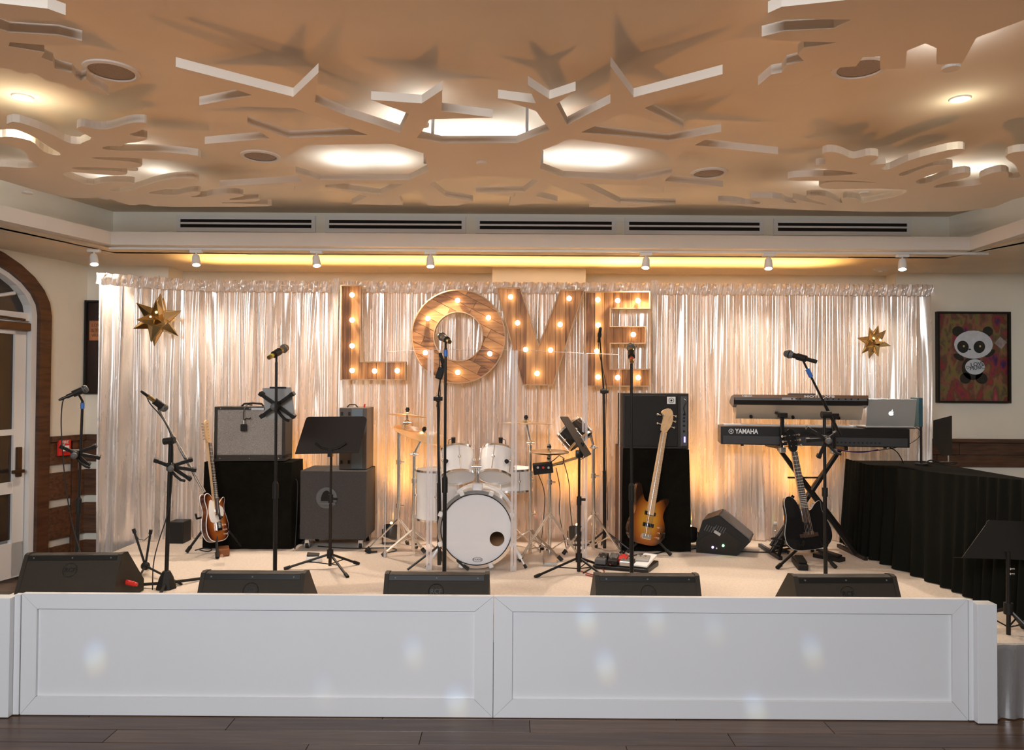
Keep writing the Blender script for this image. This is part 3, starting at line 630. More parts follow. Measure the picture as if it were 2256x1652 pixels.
# ================================================================== wooden marquee letters
def _tomesh(b):
    me = bpy.data.meshes.new('tmp'); b.to_mesh(me); return me
def islands(bm):
    seen = set(); out = []
    for f in bm.faces:
        if f in seen: continue
        st = [f]; comp = []
        seen.add(f)
        while st:
            q = st.pop(); comp.append(q)
            for e in q.edges:
                for g in e.link_faces:
                    if g not in seen: seen.add(g); st.append(g)
        out.append(comp)
    return out
def letter(ch, outlines, circ, bulbs, ang, w, label, mtl, d=6.30, depth=.075):
    """outlines in picture pixels -> real metres on the plane y = d-depth"""
    yf = d - depth
    if circ:
        c = P(*circ[0], yf); R1 = circ[1] * yf / F; R2 = circ[2] * yf / F; cx, cz = c.x, c.z
    else:
        pl_ = [P(x, y, yf) for x, y in outlines]; pts = [(p.x, p.z) for p in pl_]; cx = sum(p[0] for p in pts) / len(pts); cz = min(p[1] for p in pts)
    t = thing('marquee_letter', label, 'letter sign', (cx, d, cz if not circ else cz - R1), 'wooden marquee letters with bulbs')
    base = bmesh.new()
    if circ:
        n = 64; a = [base.verts.new((cx + R1 * math.cos(2 * PI * k / n), 0, cz + R1 * math.sin(2 * PI * k / n))) for k in range(n)]
        bb = [base.verts.new((cx + R2 * math.cos(2 * PI * k / n), 0, cz + R2 * math.sin(2 * PI * k / n))) for k in range(n)]
        for k in range(n): base.faces.new((a[k], a[(k + 1) % n], bb[(k + 1) % n], bb[k]))
        ext = (cx - R1, cx + R1, cz - R1, cz + R1)
    else:
        from mathutils.geometry import tessellate_polygon
        vv = [base.verts.new((x, 0, z)) for x, z in pts]
        for tr in tessellate_polygon([[Vector((x, z, 0)) for x, z in pts]]): base.faces.new([vv[i] for i in tr])
        ext = (min(p[0] for p in pts), max(p[0] for p in pts), min(p[1] for p in pts), max(p[1] for p in pts))
    nrm = Vector((math.cos(ang), 0, math.sin(ang))); tan = Vector((-math.sin(ang), 0, math.cos(ang)))
    cs_ = [Vector((x, 0, z)).dot(nrm) for x in ext[:2] for z in ext[2:]]; ts_ = [Vector((x, 0, z)).dot(tan) for x in ext[:2] for z in ext[2:]]
    bk = Bm(); bk.b.from_mesh(_tomesh(base)); bmesh.ops.translate(bk.b, verts=bk.b.verts, vec=(0, yf + .050, 0)); obj('backing_board', bk, M['darkwood'], t)
    s = min(cs_); rnd = random.Random(ord(ch)); gp = .0013
    while s < max(cs_):
        cuts = [min(ts_) - 1]
        if circ:
            q = min(ts_) + rnd.uniform(.1, .4)
            while q < max(ts_): cuts.append(q); q += rnd.uniform(.25, .5)
        cuts.append(max(ts_) + 1)
        for q0, q1 in zip(cuts, cuts[1:]):
            m = base.copy()
            for co, no in ((nrm * (s + gp), -nrm), (nrm * (s + w - gp), nrm), (tan * (q0 + gp), -tan), (tan * (q1 - gp), tan)):
                bmesh.ops.bisect_plane(m, geom=m.verts[:] + m.edges[:] + m.faces[:], plane_co=co, plane_no=no, clear_outer=True, dist=1e-6)
            if not m.faces: m.free(); continue
            for comp in islands(m):
                if sum(f.calc_area() for f in comp) < 2e-4: continue
                o = Bm(); mp = {}
                for f in comp:
                    for v in f.verts:
                        if v not in mp: mp[v] = o.b.verts.new((v.co.x, yf + .045 + 0, v.co.z))
                    try: o.b.faces.new([mp[v] for v in f.verts])
                    except ValueError: pass
                r = bmesh.ops.extrude_face_region(o.b, geom=o.b.faces[:]); off = rnd.uniform(-.0015, .0015)
                bmesh.ops.translate(o.b, verts=[e for e in r['geom'] if isinstance(e, bmesh.types.BMVert)], vec=(0, -.012 + off, 0))
                obj('plank', o, mtl, t)
            m.free()
        s += w
    base.free()
    rim = Bm(); th = .009
    if circ:
        rim.lathe([(R1, 0), (R1 + th, 0), (R1 + th, depth), (R1, depth), (R1, 0)], (cx, yf, cz), (0, 1, 0), 64)
        rim.lathe([(R2 - th, 0), (R2, 0), (R2, depth), (R2 - th, depth), (R2 - th, 0)], (cx, yf, cz), (0, 1, 0), 64)
    else:
        n = len(pts); area = sum(pts[i][0] * pts[(i + 1) % n][1] - pts[(i + 1) % n][0] * pts[i][1] for i in range(n)); sg = 1 if area > 0 else -1; off = []
        for i in range(n):
            a, b_, c_ = Vector(pts[i - 1]), Vector(pts[i]), Vector(pts[(i + 1) % n]); e1 = (b_ - a).normalized(); e2 = (c_ - b_).normalized()
            n1 = Vector((e1.y, -e1.x)) * sg; n2 = Vector((e2.y, -e2.x)) * sg; h = (n1 + n2).normalized(); off.append(b_ + h * (th / max(.3, h.dot(n1))))
        for i in range(n):
            j = (i + 1) % n; A, B, C_, D = pts[i], pts[j], off[j], off[i]
            q = [rim._v((p[0], y, p[1])) for p in (A, B, C_, D) for y in (yf, yf + depth)]
            for ix in ((0, 2, 4, 6), (1, 3, 5, 7), (0, 2, 3, 1), (4, 6, 7, 5)): rim.b.faces.new([q[k] for k in ix])
    obj('rim', rim, mat('letter_rim', (.52, .33, .18), .5, var=.2, vscale=6), t)
    for px, py in bulbs:
        p = P(px, py, yf + .01)
        bl = obj('bulb_or_glint', Bm().sph((p.x, yf + .004, p.z), .021, n=14), M['bulb_or_glint'], t, 60)
        obj('socket', Bm().cyl((p.x, yf + .034, p.z), (p.x, yf + .016, p.z), .014, n=12), mat('socket', (.5, .4, .25), .4, .6), bl)
    return t
z5 = lambda L: [(560 + x / 3.755, 580 + y / 3.755) for x, y in L]; z2 = lambda L: [(1060 + x / 3.934, 580 + y / 3.934) for x, y in L]
letter('L', [(752.3, 629.8), (792.2, 629.8), (792.2, 798.4), (891, 798.4), (891, 834.9), (752.3, 834.9)], None, z5([(811,262),(811,470),(811,683),(811,886),(997,891),(1184,888)]), 0, .074, 'tall wooden letter L with glowing bulbs, hung on the silver drape', M['plankv'])
letter('O', None, ((1009.5, 741), 102, 55.5), z5([(1683,308),(1437,456),(1416,740),(1684,902),(1950,748),(1938,450)]), math.radians(90 - 27), .078, 'round wooden letter O of slanting boards with glowing bulbs', M['plankd'])
letter('V', [(1095.6,635.2),(1145.2,635.2),(1187,765),(1235.4,639.7),(1285.5,640.2),(1217.6,846.4),(1152.8,846.4)], None, z2([(256,292),(316,517),(385,747),(485,955),(601,752),(684,530),(762,305)]), 0, .082, 'wooden letter V of upright boards with glowing bulbs', M['plankv'])
letter('E', [(1291.3,643.5),(1430.6,643.5),(1430.6,677.9),(1343.4,677.9),(1343.4,720.6),(1421,720.6),(1421,754.9),(1343.4,754.9),(1343.4,814.4),(1430.6,814.4),(1430.6,849.4),(1291.3,849.4)], None, z2([(1010,317),(1183,324),(1358,325),(1013,535),(1318,618),(1003,760),(1013,985),(1183,990),(1361,990)]), 0, .078, 'wooden letter E of upright boards with glowing bulbs, rightmost letter', M['plankv'])
# ================================================================== star lanterns
def star(px, py, d, r, label, n_=12, seed=0, tw=0):
    c = P(px, py, d); rnd = random.Random(seed); t = thing('star_lantern', label, 'star ornament', c, 'gold glass star lanterns on the drape')
    R = Rz(tw) @ Rx(12) @ Ry(9); g = (1 + 5 ** .5) / 2
    dirs = [Vector(v).normalized() for v in [(0, s1, s2 * g) for s1 in (-1, 1) for s2 in (-1, 1)] + [(s1, s2 * g, 0) for s1 in (-1, 1) for s2 in (-1, 1)] + [(s2 * g, 0, s1) for s1 in (-1, 1) for s2 in (-1, 1)]]
    dirs.append(Vector((0, 0, 1))); dirs.append(Vector((0, 0, -1)))
    for d_ in dirs:
        v = R @ d_; q = v.to_track_quat('Z', 'Y').to_matrix().to_4x4(); m = Tr(c) @ q
        b = Bm(); b.M = m; n = 5; rb = r * .27; zb = r * .27
        ps = [(rb * math.cos(2 * PI * k / n), rb * math.sin(2 * PI * k / n), zb) for k in range(n)]; L_ = r * (1.0 if abs(d_.z) > .99 else .92)
        tip = b._v((0, 0, L_)); vs_ = [b._v(p) for p in ps]
        for k in range(n): b.b.faces.new((vs_[k], vs_[(k + 1) % n], tip))
        pt = obj('point', b, M['gold'], t)
        e = Bm(); e.M = m
        for k in range(n): e.cyl(ps[k], (0, 0, L_), .0028, .0012, n=5).cyl(ps[k], ps[(k + 1) % n], .0028, n=5)
        obj('solder_edge', e, M['goldframe'], pt)
    obj('bulb_or_glint', Bm().sph(c + Vector((.01, -r * .62, .01)), .0075, n=8), M['bulb_or_glint'], t)  # small glowing sphere added in front as the glint on the mirrored star
    obj('chain', Bm().cyl((c.x, c.y, c.z + r * .98), (c.x, c.y + .02, CZ + .90), .0018, n=5), M['goldframe'], t)
    return t
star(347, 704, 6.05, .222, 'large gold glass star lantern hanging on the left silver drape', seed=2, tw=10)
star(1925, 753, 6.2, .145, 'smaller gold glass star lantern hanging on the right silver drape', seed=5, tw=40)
# ================================================================== pictures and alarm on the walls
def painting():
    yw = 7.26; a = P(2065, 686, yw - .04); c = P(2227, 888, yw - .04); x0, x1, z0, z1 = a.x, c.x, c.z, a.z; W, H = x1 - x0, z1 - z0; cx = (x0 + x1) / 2
    t = thing('framed_painting', 'black framed colourful painting of a black and white panda bear on the right wall', 'painting', (cx, yw, z0))
    f = .018; y = yw - .025
    for cc, d in (((cx, y, z1 - f / 2), (W, .05, f)), ((cx, y, z0 + f / 2), (W, .05, f)), ((x0 + f / 2, y, (z0 + z1) / 2), (f, .05, H - 2 * f)), ((x1 - f / 2, y, (z0 + z1) / 2), (f, .05, H - 2 * f))):
        obj('frame_bar', Bm().box(cc, d), M['black'], t)
    m = bpy.data.materials.new('painted_canvas'); m.use_nodes = True; nt = m.node_tree; L = nt.links.new; b = nt.nodes['Principled BSDF']; b.inputs['Roughness'].default_value = .6
    tc = nt.nodes.new('ShaderNodeTexCoord'); mp = nt.nodes.new('ShaderNodeMapping'); mp.inputs['Scale'].default_value = (1.6, 1, .9); L(tc.outputs['Object'], mp.inputs[0])
    n = nt.nodes.new('ShaderNodeTexNoise'); n.inputs['Scale'].default_value = 4.5; n.inputs['Detail'].default_value = 6; n.inputs['Distortion'].default_value = .25; L(mp.outputs[0], n.inputs['Vector'])
    cr = nt.nodes.new('ShaderNodeValToRGB'); L(n.outputs[0], cr.inputs[0]); e = cr.color_ramp.elements
    e[0].position = .28; e[0].color = (.02, .012, .01, 1); e[1].position = .8; e[1].color = (.25, .2, .15, 1)
    for p_, k in ((.36, (.07, .02, .09)), (.42, (.26, .03, .03)), (.47, (.10, .06, .03)), (.52, (.24, .09, .06)), (.56, (.17, .15, .04)), (.61, (.10, .06, .04)), (.70, (.34, .04, .06))):
        q = e.new(p_); q.color = (*k, 1)
    L(cr.outputs[0], b.inputs['Base Color'])
    cv = obj('canvas', Bm().box((cx, yw - .012, (z0 + z1) / 2), (W - 2 * f, .012, H - 2 * f)), m, t)
    pw = mat('panda_white', (.55, .60, .66), .6, var=.1, vscale=20); pb = mat('panda_black', (.018, .018, .014), .6, var=.3, vscale=20)
    def ell(nm, u, v, ru, rv, mm, o, rot=0, k=24):
        """flat painted shape; u,v in fractions of the picture from its top left"""
        ca, sa = math.cos(rot), math.sin(rot); b = Bm(); X = x0 + u * W; Zz = z1 - v * H; pp = []
        for i in range(k):
            a_ = 2 * PI * i / k; p = ru * W * math.cos(a_); q = rv * H * math.sin(a_); pp.append((X + p * ca - q * sa, Zz + p * sa + q * ca))
        b.prism(pp, .0012, Tr(0, yw - .018 - o, 0) @ Rx(90)); obj(nm, b, mm, cv)
    ell('painted_body', .50, .62, .15, .13, pb, .0)
    for u, v, ru, rv, ro in ((.31, .50, .08, .03, -.5), (.74, .455, .08, .03, .6), (.40, .73, .075, .06, .5), (.62, .73, .085, .06, -.4)): ell('painted_limb', u, v, ru, rv, pb, .0, ro)
    ell('painted_ear', .30, .215, .08, .055, pb, .0); ell('painted_ear', .71, .215, .07, .055, pb, .0)
    ell('painted_head', .51, .36, .265, .155, pw, .0014); ell('painted_belly', .53, .605, .135, .085, pw, .0014)
    for u in (.365, .59):
        ell('painted_eye_patch', u, .385, .078, .068, pb, .0028, .3 if u < .5 else -.3); ell('painted_eye', u + .01, .378, .013, .012, mat('eye', (.5, .45, .2), .5), .0042)
    ell('painted_nose', .458, .413, .018, .009, pb, .0028)
    sg = mat('painted_sign', (.30, .26, .25), .7, var=.3, vscale=30); ell('painted_sign_board', .885, .34, .085, .07, sg, .0014, .1, 4)
    for s_, u, v, sz_ in (('LOVE', .56, .575, .055), ('MUSIC', .56, .615, .05)):
        text_at('painted_word', s_, sz_, Tr(x0 + u * W, yw - .022, z1 - v * H) @ Ry(-8), pb, cv)
    hx = [(.016 * math.sin(a) ** 3, .001 * (13 * math.cos(a) - 5 * math.cos(2 * a) - 2 * math.cos(3 * a) - math.cos(4 * a))) for a in [2 * PI * k / 24 for k in range(24)]]
    obj('painted_heart', Bm().tube([(x0 + .43 * W + p, yw - .0215, z1 - .61 * H + q) for p, q in hx + hx[:1]], .0016, 4), pb, cv)
painting()
a = P(190, 662, 7.12); c = P(262, 868, 7.12); t = thing('framed_painting', 'tall dark painting with an orange sign, half hidden behind the left drape edge', 'painting', ((a.x + c.x) / 2, 7.14, c.z))
cx, cz, W, H = (a.x + c.x) / 2, (a.z + c.z) / 2, c.x - a.x, a.z - c.z
for cc, d in (((cx, 7.115, a.z - .01), (W, .05, .02)), ((cx, 7.115, c.z + .01), (W, .05, .02)), ((a.x + .01, 7.115, cz), (.02, .05, H - .04)), ((c.x - .01, 7.115, cz), (.02, .05, H - .04))): obj('frame_bar', Bm().box(cc, d), M['black'], t)
cv = obj('canvas', Bm().box((cx, 7.13, cz), (W - .04, .014, H - .04)), mat('dark_canvas', (.030, .014, .010), .5, var=.8, vscale=4, stretch=(3, 1, .6)), t)
s = P(212, 728, 7.11); obj('painted_sign_board', Bm().box((s.x, 7.1215, s.z), (.145, .002, .19)), mat('orange_sign', (.42, .17, .07), .6, var=.3, vscale=14), cv)
for i, wd_ in enumerate(('LOVE', 'IS THE', 'WAY')): text_at('painted_word', wd_, .042, Tr(s.x, 7.120, s.z + .05 - .05 * i), mat('sign_ink', (.10, .03, .02), .6), cv)
# fire alarm pull station on the panelling
sa_ = wl_s(131); za = P(131, 984, 6.95).z
t = thing('fire_alarm', 'red fire alarm pull station on the dark panelling beside the door', 'alarm', WLp(sa_, za, .05)); 
b = Bm(); b.M = mwl; b.box((sa_, .062, za), (.13, .03, .145), bev=.006); obj('housing', b, M['red'], t)
b = Bm(); b.M = mwl; b.box((sa_, .082, za - .005), (.07, .014, .05), bev=.003); obj('handle', b, M['white'], t)
fm = Matrix.Translation(WLp(sa_, za + .050, .079)) @ Matrix(((-wd.x, -wn.x, 0, 0), (-wd.y, -wn.y, 0, 0), (0, 0, 1, 0), (0, 0, 0, 1)))
text_at('lettering', 'FIRE', .040, fm, M['white'], t)
# ================================================================== floor wedges
def wedge_local(label, cat='speaker', grp='black stage wedges along the front', w_=.565, side='plain'):
    t = thing('stage_wedge', label, cat, (0, 0, 0), grp, world=False)
    prof = [(0, 0), (0, .085), (.085, .262), (.10, .292), (.125, .298), (.175, .292), (.40, .075), (.40, 0)]
    def pr(p, x0, x1):
        b = Bm(); b.prism(p, x1 - x0, Matrix(((0, 0, 1, x0), (1, 0, 0, 0), (0, 1, 0, 0), (0, 0, 0, 1)))); return b
    obj('body', pr(prof, -w_ / 2 + .022, w_ / 2 - .022), M['wedge'], t)
    big = [(.2 + (y - .2) * 1.012, .15 + (z - .15) * 1.03 + .0) for y, z in prof]; big = [(y, max(z, 0)) for y, z in big]
    for s in (-1, 1):
        x0, x1 = (-w_ / 2, -w_ / 2 + .0235) if s < 0 else (w_ / 2 - .0235, w_ / 2)
        obj('end_cap', pr(big, x0, x1), M['wedge'], t)
    # grille on the performer's side
    g = Bm(); n = Vector((0, .217, .225)).normalized(); m = Tr(0, .292, .188) @ Matrix.Rotation(math.atan2(.217, -.225) , 4, 'X')
    g.M = Tr(0, .290, .190) @ Rx(-44); g.box((0, 0, 0), (w_ - .06, .27, .006)); obj('grille', g, M['grey'], t)
    # upper band with screws, moulded round emblem
    sl = math.atan2(.085, .177); mm = lambda z: Tr(0, (z - .085) * .085 / .177, z) @ Matrix.Rotation(-sl, 4, 'X')
    ub = Tr(0, .0925, .276) @ Rx(-26); b = Bm(); b.M = ub; b.box((0, -.0015, 0), (w_ - .05, .005, .028), bev=.001)
    bd = obj('upper_band', b, M['wedgedark'], t)
    for x in (-w_ / 2 + .06, 0, w_ / 2 - .06):
        b = Bm(); b.M = ub; b.cyl((x, -.002, 0), (x, -.006, 0), .0045, n=10); obj('screw', b, M['grey'], bd)
    b = Bm(); b.M = mm(.212); b.tube([(.040 * math.cos(a), -.001, .040 * math.sin(a)) for a in [2 * PI * k / 28 for k in range(29)]], .0018, 5)
    em = obj('emblem', b, M['wedgedark'], t)
    text_at('emblem_letters', 'RCF', .036, mm(.212) @ Tr(0, -.0012, 0), M['wedgedark'], em, bold=.0002)
    return t
def place(t, loc, rz=0):
    t.location = loc; t.rotation_euler = (0, 0, math.radians(rz)); return t
W1 = wedge_local('black floor wedge second from left along the stage front')
def wcopy(label):
    c = copy_tree(W1); c['label'] = label; return c
def px_x(px, d): return P(px, 1270, d).x
place(W1, (px_x(556, 4.03), 3.945, ST), 0)
place(wcopy('black floor wedge centred on the stage front, below the drum kit'), (px_x(962, 4.03), 3.945, ST), 0)
place(wcopy('black floor wedge on the stage front, second from right'), (px_x(1427, 4.03), 3.945, ST), 0)
place(wcopy('black floor wedge at the right end of the stage front'), (px_x(1866, 4.03), 3.95, ST), 1.5)
place(wcopy('black floor wedge set back at the far left corner with red plug'), (px_x(172, 4.50), 4.36, ST), 3)
obj('power_plug', Bm().cyl((.28, .16, .115), (.335, .15, .105), .015, n=12).cyl((.335, .15, .105), (.352, .147, .102), .011, n=12), M['red'], bpy.data.objects['stage_wedge.004'])['label'] = 'red power plug'
# tilted monitor by the drape
def tilt_wedge():
    c = P(1580, 1206, 6.05); t = thing('stage_monitor', 'black loudspeaker lying on its side by the drape, with lit green and blue controls', 'speaker', (c.x, 6.05, ST), world=False)
    R = Tr(-.19, -.08, 0) @ Rz(-22); prof = [(0, 0), (.31, 0), (.415, .12), (.17, .31), (.05, .26), (0, .09)]
    b = Bm(); b.M = R; b.prism(prof, .34, Tr(0, .34, 0) @ Rx(90)); obj('cabinet', b, M['black'], t)
    b = Bm(); b.M = R; b.prism([(.182, .303), (.405, .130), (.410, .137), (.188, .310)], .30, Tr(0, .32, 0) @ Rx(90)); obj('grille', b, M['grey'], t)
    b = Bm(); b.M = R; b.prism([(.02, .02), (.31, .02), (.345, .11), (.21, .20), (.10, .16), (.02, .10)], .006, Tr(0, .001, 0) @ Rx(90)); pn = obj('control_panel', b, M['blackmetal'], t)
    for k in range(9):
        b = Bm(); b.M = R @ Tr(.075 + k * .018, -.004, .205 - k * .004 + (.02 if k > 3 else .0)) @ Ry(28); b.box((0, 0, 0), (.006, .008, .05)); obj('fin', b, M['grey'], pn)
    for x, z, mm, r in ((.21, .075, 'ledgreen', .009), (.13, .055, 'ledblue', .009), (.16, .05, 'white', .006)):
        b = Bm(); b.M = R; b.cyl((x, -.006, z), (x, -.014, z), r, n=12); obj('knob', b, M[mm], pn)
    b = Bm(); b.M = R; b.box((.165, -.012, .17), (.055, .004, .022), Euler((0, .5, 0))); obj('name_plate', b, M['greytext'], pn)
tilt_wedge()
# ================================================================== microphones and stands
def mic(tail, head, label, body='blackmetal', ring=None, L=None, plug=False):
    tail = Vector(tail); head = Vector(head); L = L or (head - tail).length; d = (head - tail).normalized()
    t = thing('microphone', label, 'microphone', tail)
    obj('handle', Bm().lathe([(0, 0), (.0125, 0), (.0135, .01), (.0125, .05), (.0165, L * .62), (.018, L * .70), (0, L * .70)], tail, d, 20), M[body], t, 40)
    hm = obj('head', Bm().lathe([(.017, L * .70), (.0225, L * .745), (.026, L * .80), (.0265, L * .86), (.024, L * .93), (.016, L * .985), (0, L)], tail, d, 20), M['grey'], t, 60)
    obj('collar', Bm().lathe([(.0262, L * .80), (.0275, L * .805), (.0275, L * .83), (.0262, L * .835)], tail, d, 20), M[body], hm)
    if ring: obj('colour_ring', Bm().lathe([(.0133, .022), (.0145, .023), (.0145, .038), (.0133, .039)], tail, d, 20), M[ring], t)
    if plug: obj('connector', Bm().lathe([(0, -.05), (.006, -.05), (.009, -.035), (.0095, .002), (0, .002)], tail, d, 14), M['blackmetal'], t)
    return t
M['goldmic'] = mat('champagne_metal', (.42, .30, .12), .25, .9)
M['yellow'] = mat('yellow_band', (.7, .6, .05), .5)
def clip(b, mic_tail, mic_head, f, top):
    q = Vector(mic_tail).lerp(Vector(mic_head), f); d = (Vector(mic_head) - Vector(mic_tail)).normalized()
    b.cyl(q - d * .03, q + d * .03, .0215, .0225, n=16); b.cyl(q, top, .007, n=8); return b
def straight_stand(base, z_top, label, col='blue', clutch_z=None, grp=None, tripod=False, top=None, ru=.0085, rl=.0125):
    x, y, zb = base; t = thing('microphone_stand', label, 'stand', base, grp); top = Vector(top) if top else Vector((x, y, z_top)); bs = Vector(base); cl = bs.lerp(top, clutch_z or .5)
    obj('lower_tube', Bm().cyl(bs + Vector((0, 0, .02)), cl, rl, n=14), M['blackmetal'], t, 40)
    obj('upper_tube', Bm().cyl(cl, top, ru, n=12), M['steel'] if grp == 'x' else M['blackmetal'], t, 40)
    d = (top - bs).normalized()
    obj('clutch', Bm().cyl(cl - d * .045, cl + d * .045, .0175, n=14).cyl(cl + d * .045, cl + d * .06, .0175, .010, n=14), M['black'], t, 40)
    if col: obj('height_ring', Bm().cyl(top - d * .05, top - d * .012, .0125, n=12), M[col], t, 40)
    if tripod:
        for a in tripod:
            a = math.radians(a); f = Vector((x + .27 * math.cos(a), y + .27 * math.sin(a), zb + .008)); lg = obj('leg', Bm().cyl((x, y, zb + .10), f, .008, n=8), M['blackmetal'], t)
            obj('foot', Bm().cyl(f - (f - Vector((x, y, zb + .1))).normalized() * .035, f, .011, n=8), M['black'], lg)
        obj('hub', Bm().cyl((x, y, zb + .02), (x, y, zb + .13), .024, .018, n=14), M['black'], t, 40)
    else:
        obj('round_base', Bm().lathe([(0, 0), (.125, 0), (.128, .008), (.10, .018), (.03, .03), (.016, .05), (0, .05)], (x, y, zb), n=32), M['blackmetal'], t, 40)
    return t, top
# vocal microphone, second from left (gold, pointing away)
def vocal(px, pbase, d, tail_px, head_px, depth, label, slabel, body, ring, cf, col):
    tail = P(*tail_px, d - .10); head = P(*head_px, d - .10 + depth); q = tail.lerp(head, .42)
    bx = P(px, pbase, d); base = (bx.x, d, ST); tp = Vector((q.x, q.y + 0, q.z - .055)); tp.y = max(q.y, tp.y)
    st, top = straight_stand(base, None, slabel, col, cf, top=(tp.x, tp.y, tp.z), grp='straight microphone stands')
    c = Bm(); clip(c, tail, head, .42, top); obj('clip', c, M['black'], st, 40)
    return mic(tail, head, label, body, ring), st
vocal(606, 1268, 4.55, (592, 788), (632, 764), .19, 'champagne gold wireless microphone with yellow band, on the stand with the tablet', 'black straight microphone stand carrying a tablet holder', 'goldmic', 'yellow', .46, None)
vocal(979, 1268, 4.55, (991, 753), (970, 739), .20, 'gold and black wireless microphone in front of the letter O', 'black straight microphone stand in front of the drum kit', 'goldmic', None, .46, 'blue')
vocal(1392, 1268, 4.55, (1392, 797), (1390, 760), .19, 'gold wireless microphone standing before the letter E', 'black straight microphone stand in front of the bass guitar', 'goldmic', 'red', .46, None)
# spider shaped tablet holders
def spider(c, s, tiltm, label, on=None, arms=((35, .12), (145, .12), (-35, .12), (-145, .12)), extra=None, par=None):
    t = thing('tablet_holder', label, 'tablet holder', c); m = Tr(c) @ tiltm
    b = Bm(); b.M = m; b.sph((0, -.02, 0), .024, n=14); b.box((0, -.0, 0), (.05, .03, .05), bev=.006); obj('hub', b, M['black'], t, 40)
    b = Bm(); b.M = m; b.sph((-.0, -.045, 0), .021, n=14); obj('knob', b, M['grey'], t, 40)
    for a, L in arms:
        a = math.radians(a); L *= s; x, z = L * math.cos(a), L * math.sin(a)
        b = Bm(); b.M = m; b.box((x / 2, .005, z / 2), (L, .014, .022), Euler((0, -a, 0)), bev=.003); ar = obj('arm', b, M['black'], t)
        b = Bm(); b.M = m; b.box((x, .016, z), (.026, .04, .026), Euler((0, -a, 0)), bev=.004); obj('claw', b, M['black'], ar)
    b = Bm(); b.M = m; b.tube([(.0, .0, -.02), (.03, -.01, -.06), (.06, -.02, -.085), (.085, -.03, -.09)], .009, 8); obj('hook', b, M['black'], t, 60)
    return t, m
c = P(609, 893, 4.60); c.z += 0
sp, m = spider(Vector((c.x, 4.60, c.z)), 1.0, Rz(-4) @ Rx(8), 'black four-armed tablet holder clamped to the stand under the gold microphone')
b = Bm(); a = [P(578, 855, 4.63), P(641, 853, 4.63), P(650, 922, 4.66), P(586, 922, 4.66)]
vs_ = [b._v(q) for q in a] + [b._v(q + Vector((0, .008, 0))) for q in a]
for ix in ((0, 1, 2, 3), (4, 5, 6, 7), (0, 1, 5, 4), (1, 2, 6, 5), (2, 3, 7, 6), (3, 0, 4, 7)): b.b.faces.new([vs_[k] for k in ix])
tb = thing('tablet', 'grey tablet held by the four-armed holder left of centre', 'tablet', ((a[0] + a[2]) / 2))
obj('case', b, M['tablet'], tb); e = a[0].lerp(a[1], .55); obj('magnet_strip', Bm().box(e + Vector((0, -.002, .001)), (.10, .014, .010)), M['black'], tb)
# far left mic stand
bx = P(168, 1200, 4.95); tl = P(147, 874, 4.86); hd = P(194, 854, 4.92); q = tl.lerp(hd, .5)
st, top = straight_stand((bx.x, 4.95, ST), None, 'black microphone stand behind the far left wedge', 'blue', .42, top=(q.x, 4.95, q.z - .06), tripod=(20, 140, 260))
b = Bm(); clip(b, tl, hd, .5, top); obj('clip', b, M['black'], st, 40)
mic(tl, hd, 'black wired microphone on the far left stand', plug=True)
cp = [P(143, 876, 4.85), P(137, 885, 4.85), P(134, 930, 4.86), P(137, 985, 4.86), P(143, 1060, 4.87), P(152, 1120, 4.87), P(165, 1180, 4.86), P(184, 1235, 4.82), P(186, 1285, 4.80)]
cp = [tuple(v) for v in cp]; cp = smooth_poly(cp, 2, False)
cp[-1] = (cp[-1][0], cp[-1][1], ST + .006)
solo('microphone_cable', Bm().tube(cp, .0035, 6), M['cable'], 'black cable hanging from the far left microphone', 'cable', cp[-1], sm=60)
c = P(170, 998, 4.92); spider(Vector((c.x, 4.90, c.z)), .9, Rz(20) @ Rx(15), 'black tablet holder without tablet on the far left stand', arms=((20, .13), (150, .10), (-15, .15), (-50, .12)))
# boom mic stand
bx = G(366, 1296, ST); B0 = Vector((bx.x, bx.y, ST)); pv = P(376, 972, bx.y)
t = thing('boom_stand', 'black boom microphone stand leaning its arm down to the left guitar', 'stand', B0)
obj('pole', Bm().cyl(B0 + Vector((0, 0, .05)), pv, .013, n=14), M['blackmetal'], t, 40)
obj('base_hub', Bm().lathe([(0, 0), (.065, 0), (.062, .015), (.045, .07), (.025, .11), (.016, .115), (0, .115)], B0, n=8), M['black'], t)
for ang in (175, 285, 55):
    a = math.radians(ang); f = B0 + Vector((.30 * math.cos(a), .30 * math.sin(a), .008)); obj('leg', Bm().cyl(B0 + Vector((0, 0, .035)), f, .010, n=8), M['black'], t)
bt = P(350, 903, bx.y - .05); be = P(450, 1084, bx.y + .12)
obj('boom_arm', Bm().cyl(bt, bt.lerp(be, .45), .0075, n=12).cyl(bt.lerp(be, .45), be, .011, n=12), M['chrome'], t, 40)
obj('pivot', Bm().cyl(pv + Vector((-.035, -.02, .0)), pv + Vector((.035, -.02, .01)), .022, n=14).sph(pv, .026, n=12), M['black'], t, 40)
tl = P(325, 872, bx.y - .10); hd = P(368, 903, bx.y - .02)
b = Bm(); clip(b, tl, hd, .55, bt); obj('clip', b, M['black'], t, 40)
mic(tl, hd, 'brown-grey wired microphone on the boom stand, pointing down right', 'goldmic', plug=True)
cp = [tuple(v) for v in (P(323, 873, bx.y - .1), P(330, 890, bx.y - .1), P(352, 912, bx.y - .06), P(375, 950, bx.y - .05), P(382, 985, bx.y - .04), P(378, 1080, bx.y - .03), P(371, 1130, bx.y - .03), P(350, 1190, bx.y - .05), P(337, 1240, bx.y - .06), P(336, 1296, bx.y - .06))]
cp = smooth_poly(cp, 2, False); cp[-1] = (cp[-1][0], cp[-1][1], ST + .006)
solo('microphone_cable', Bm().tube(cp, .0035, 6), M['cable'], 'black cable hanging from the boom microphone', 'cable', cp[-1], sm=60)
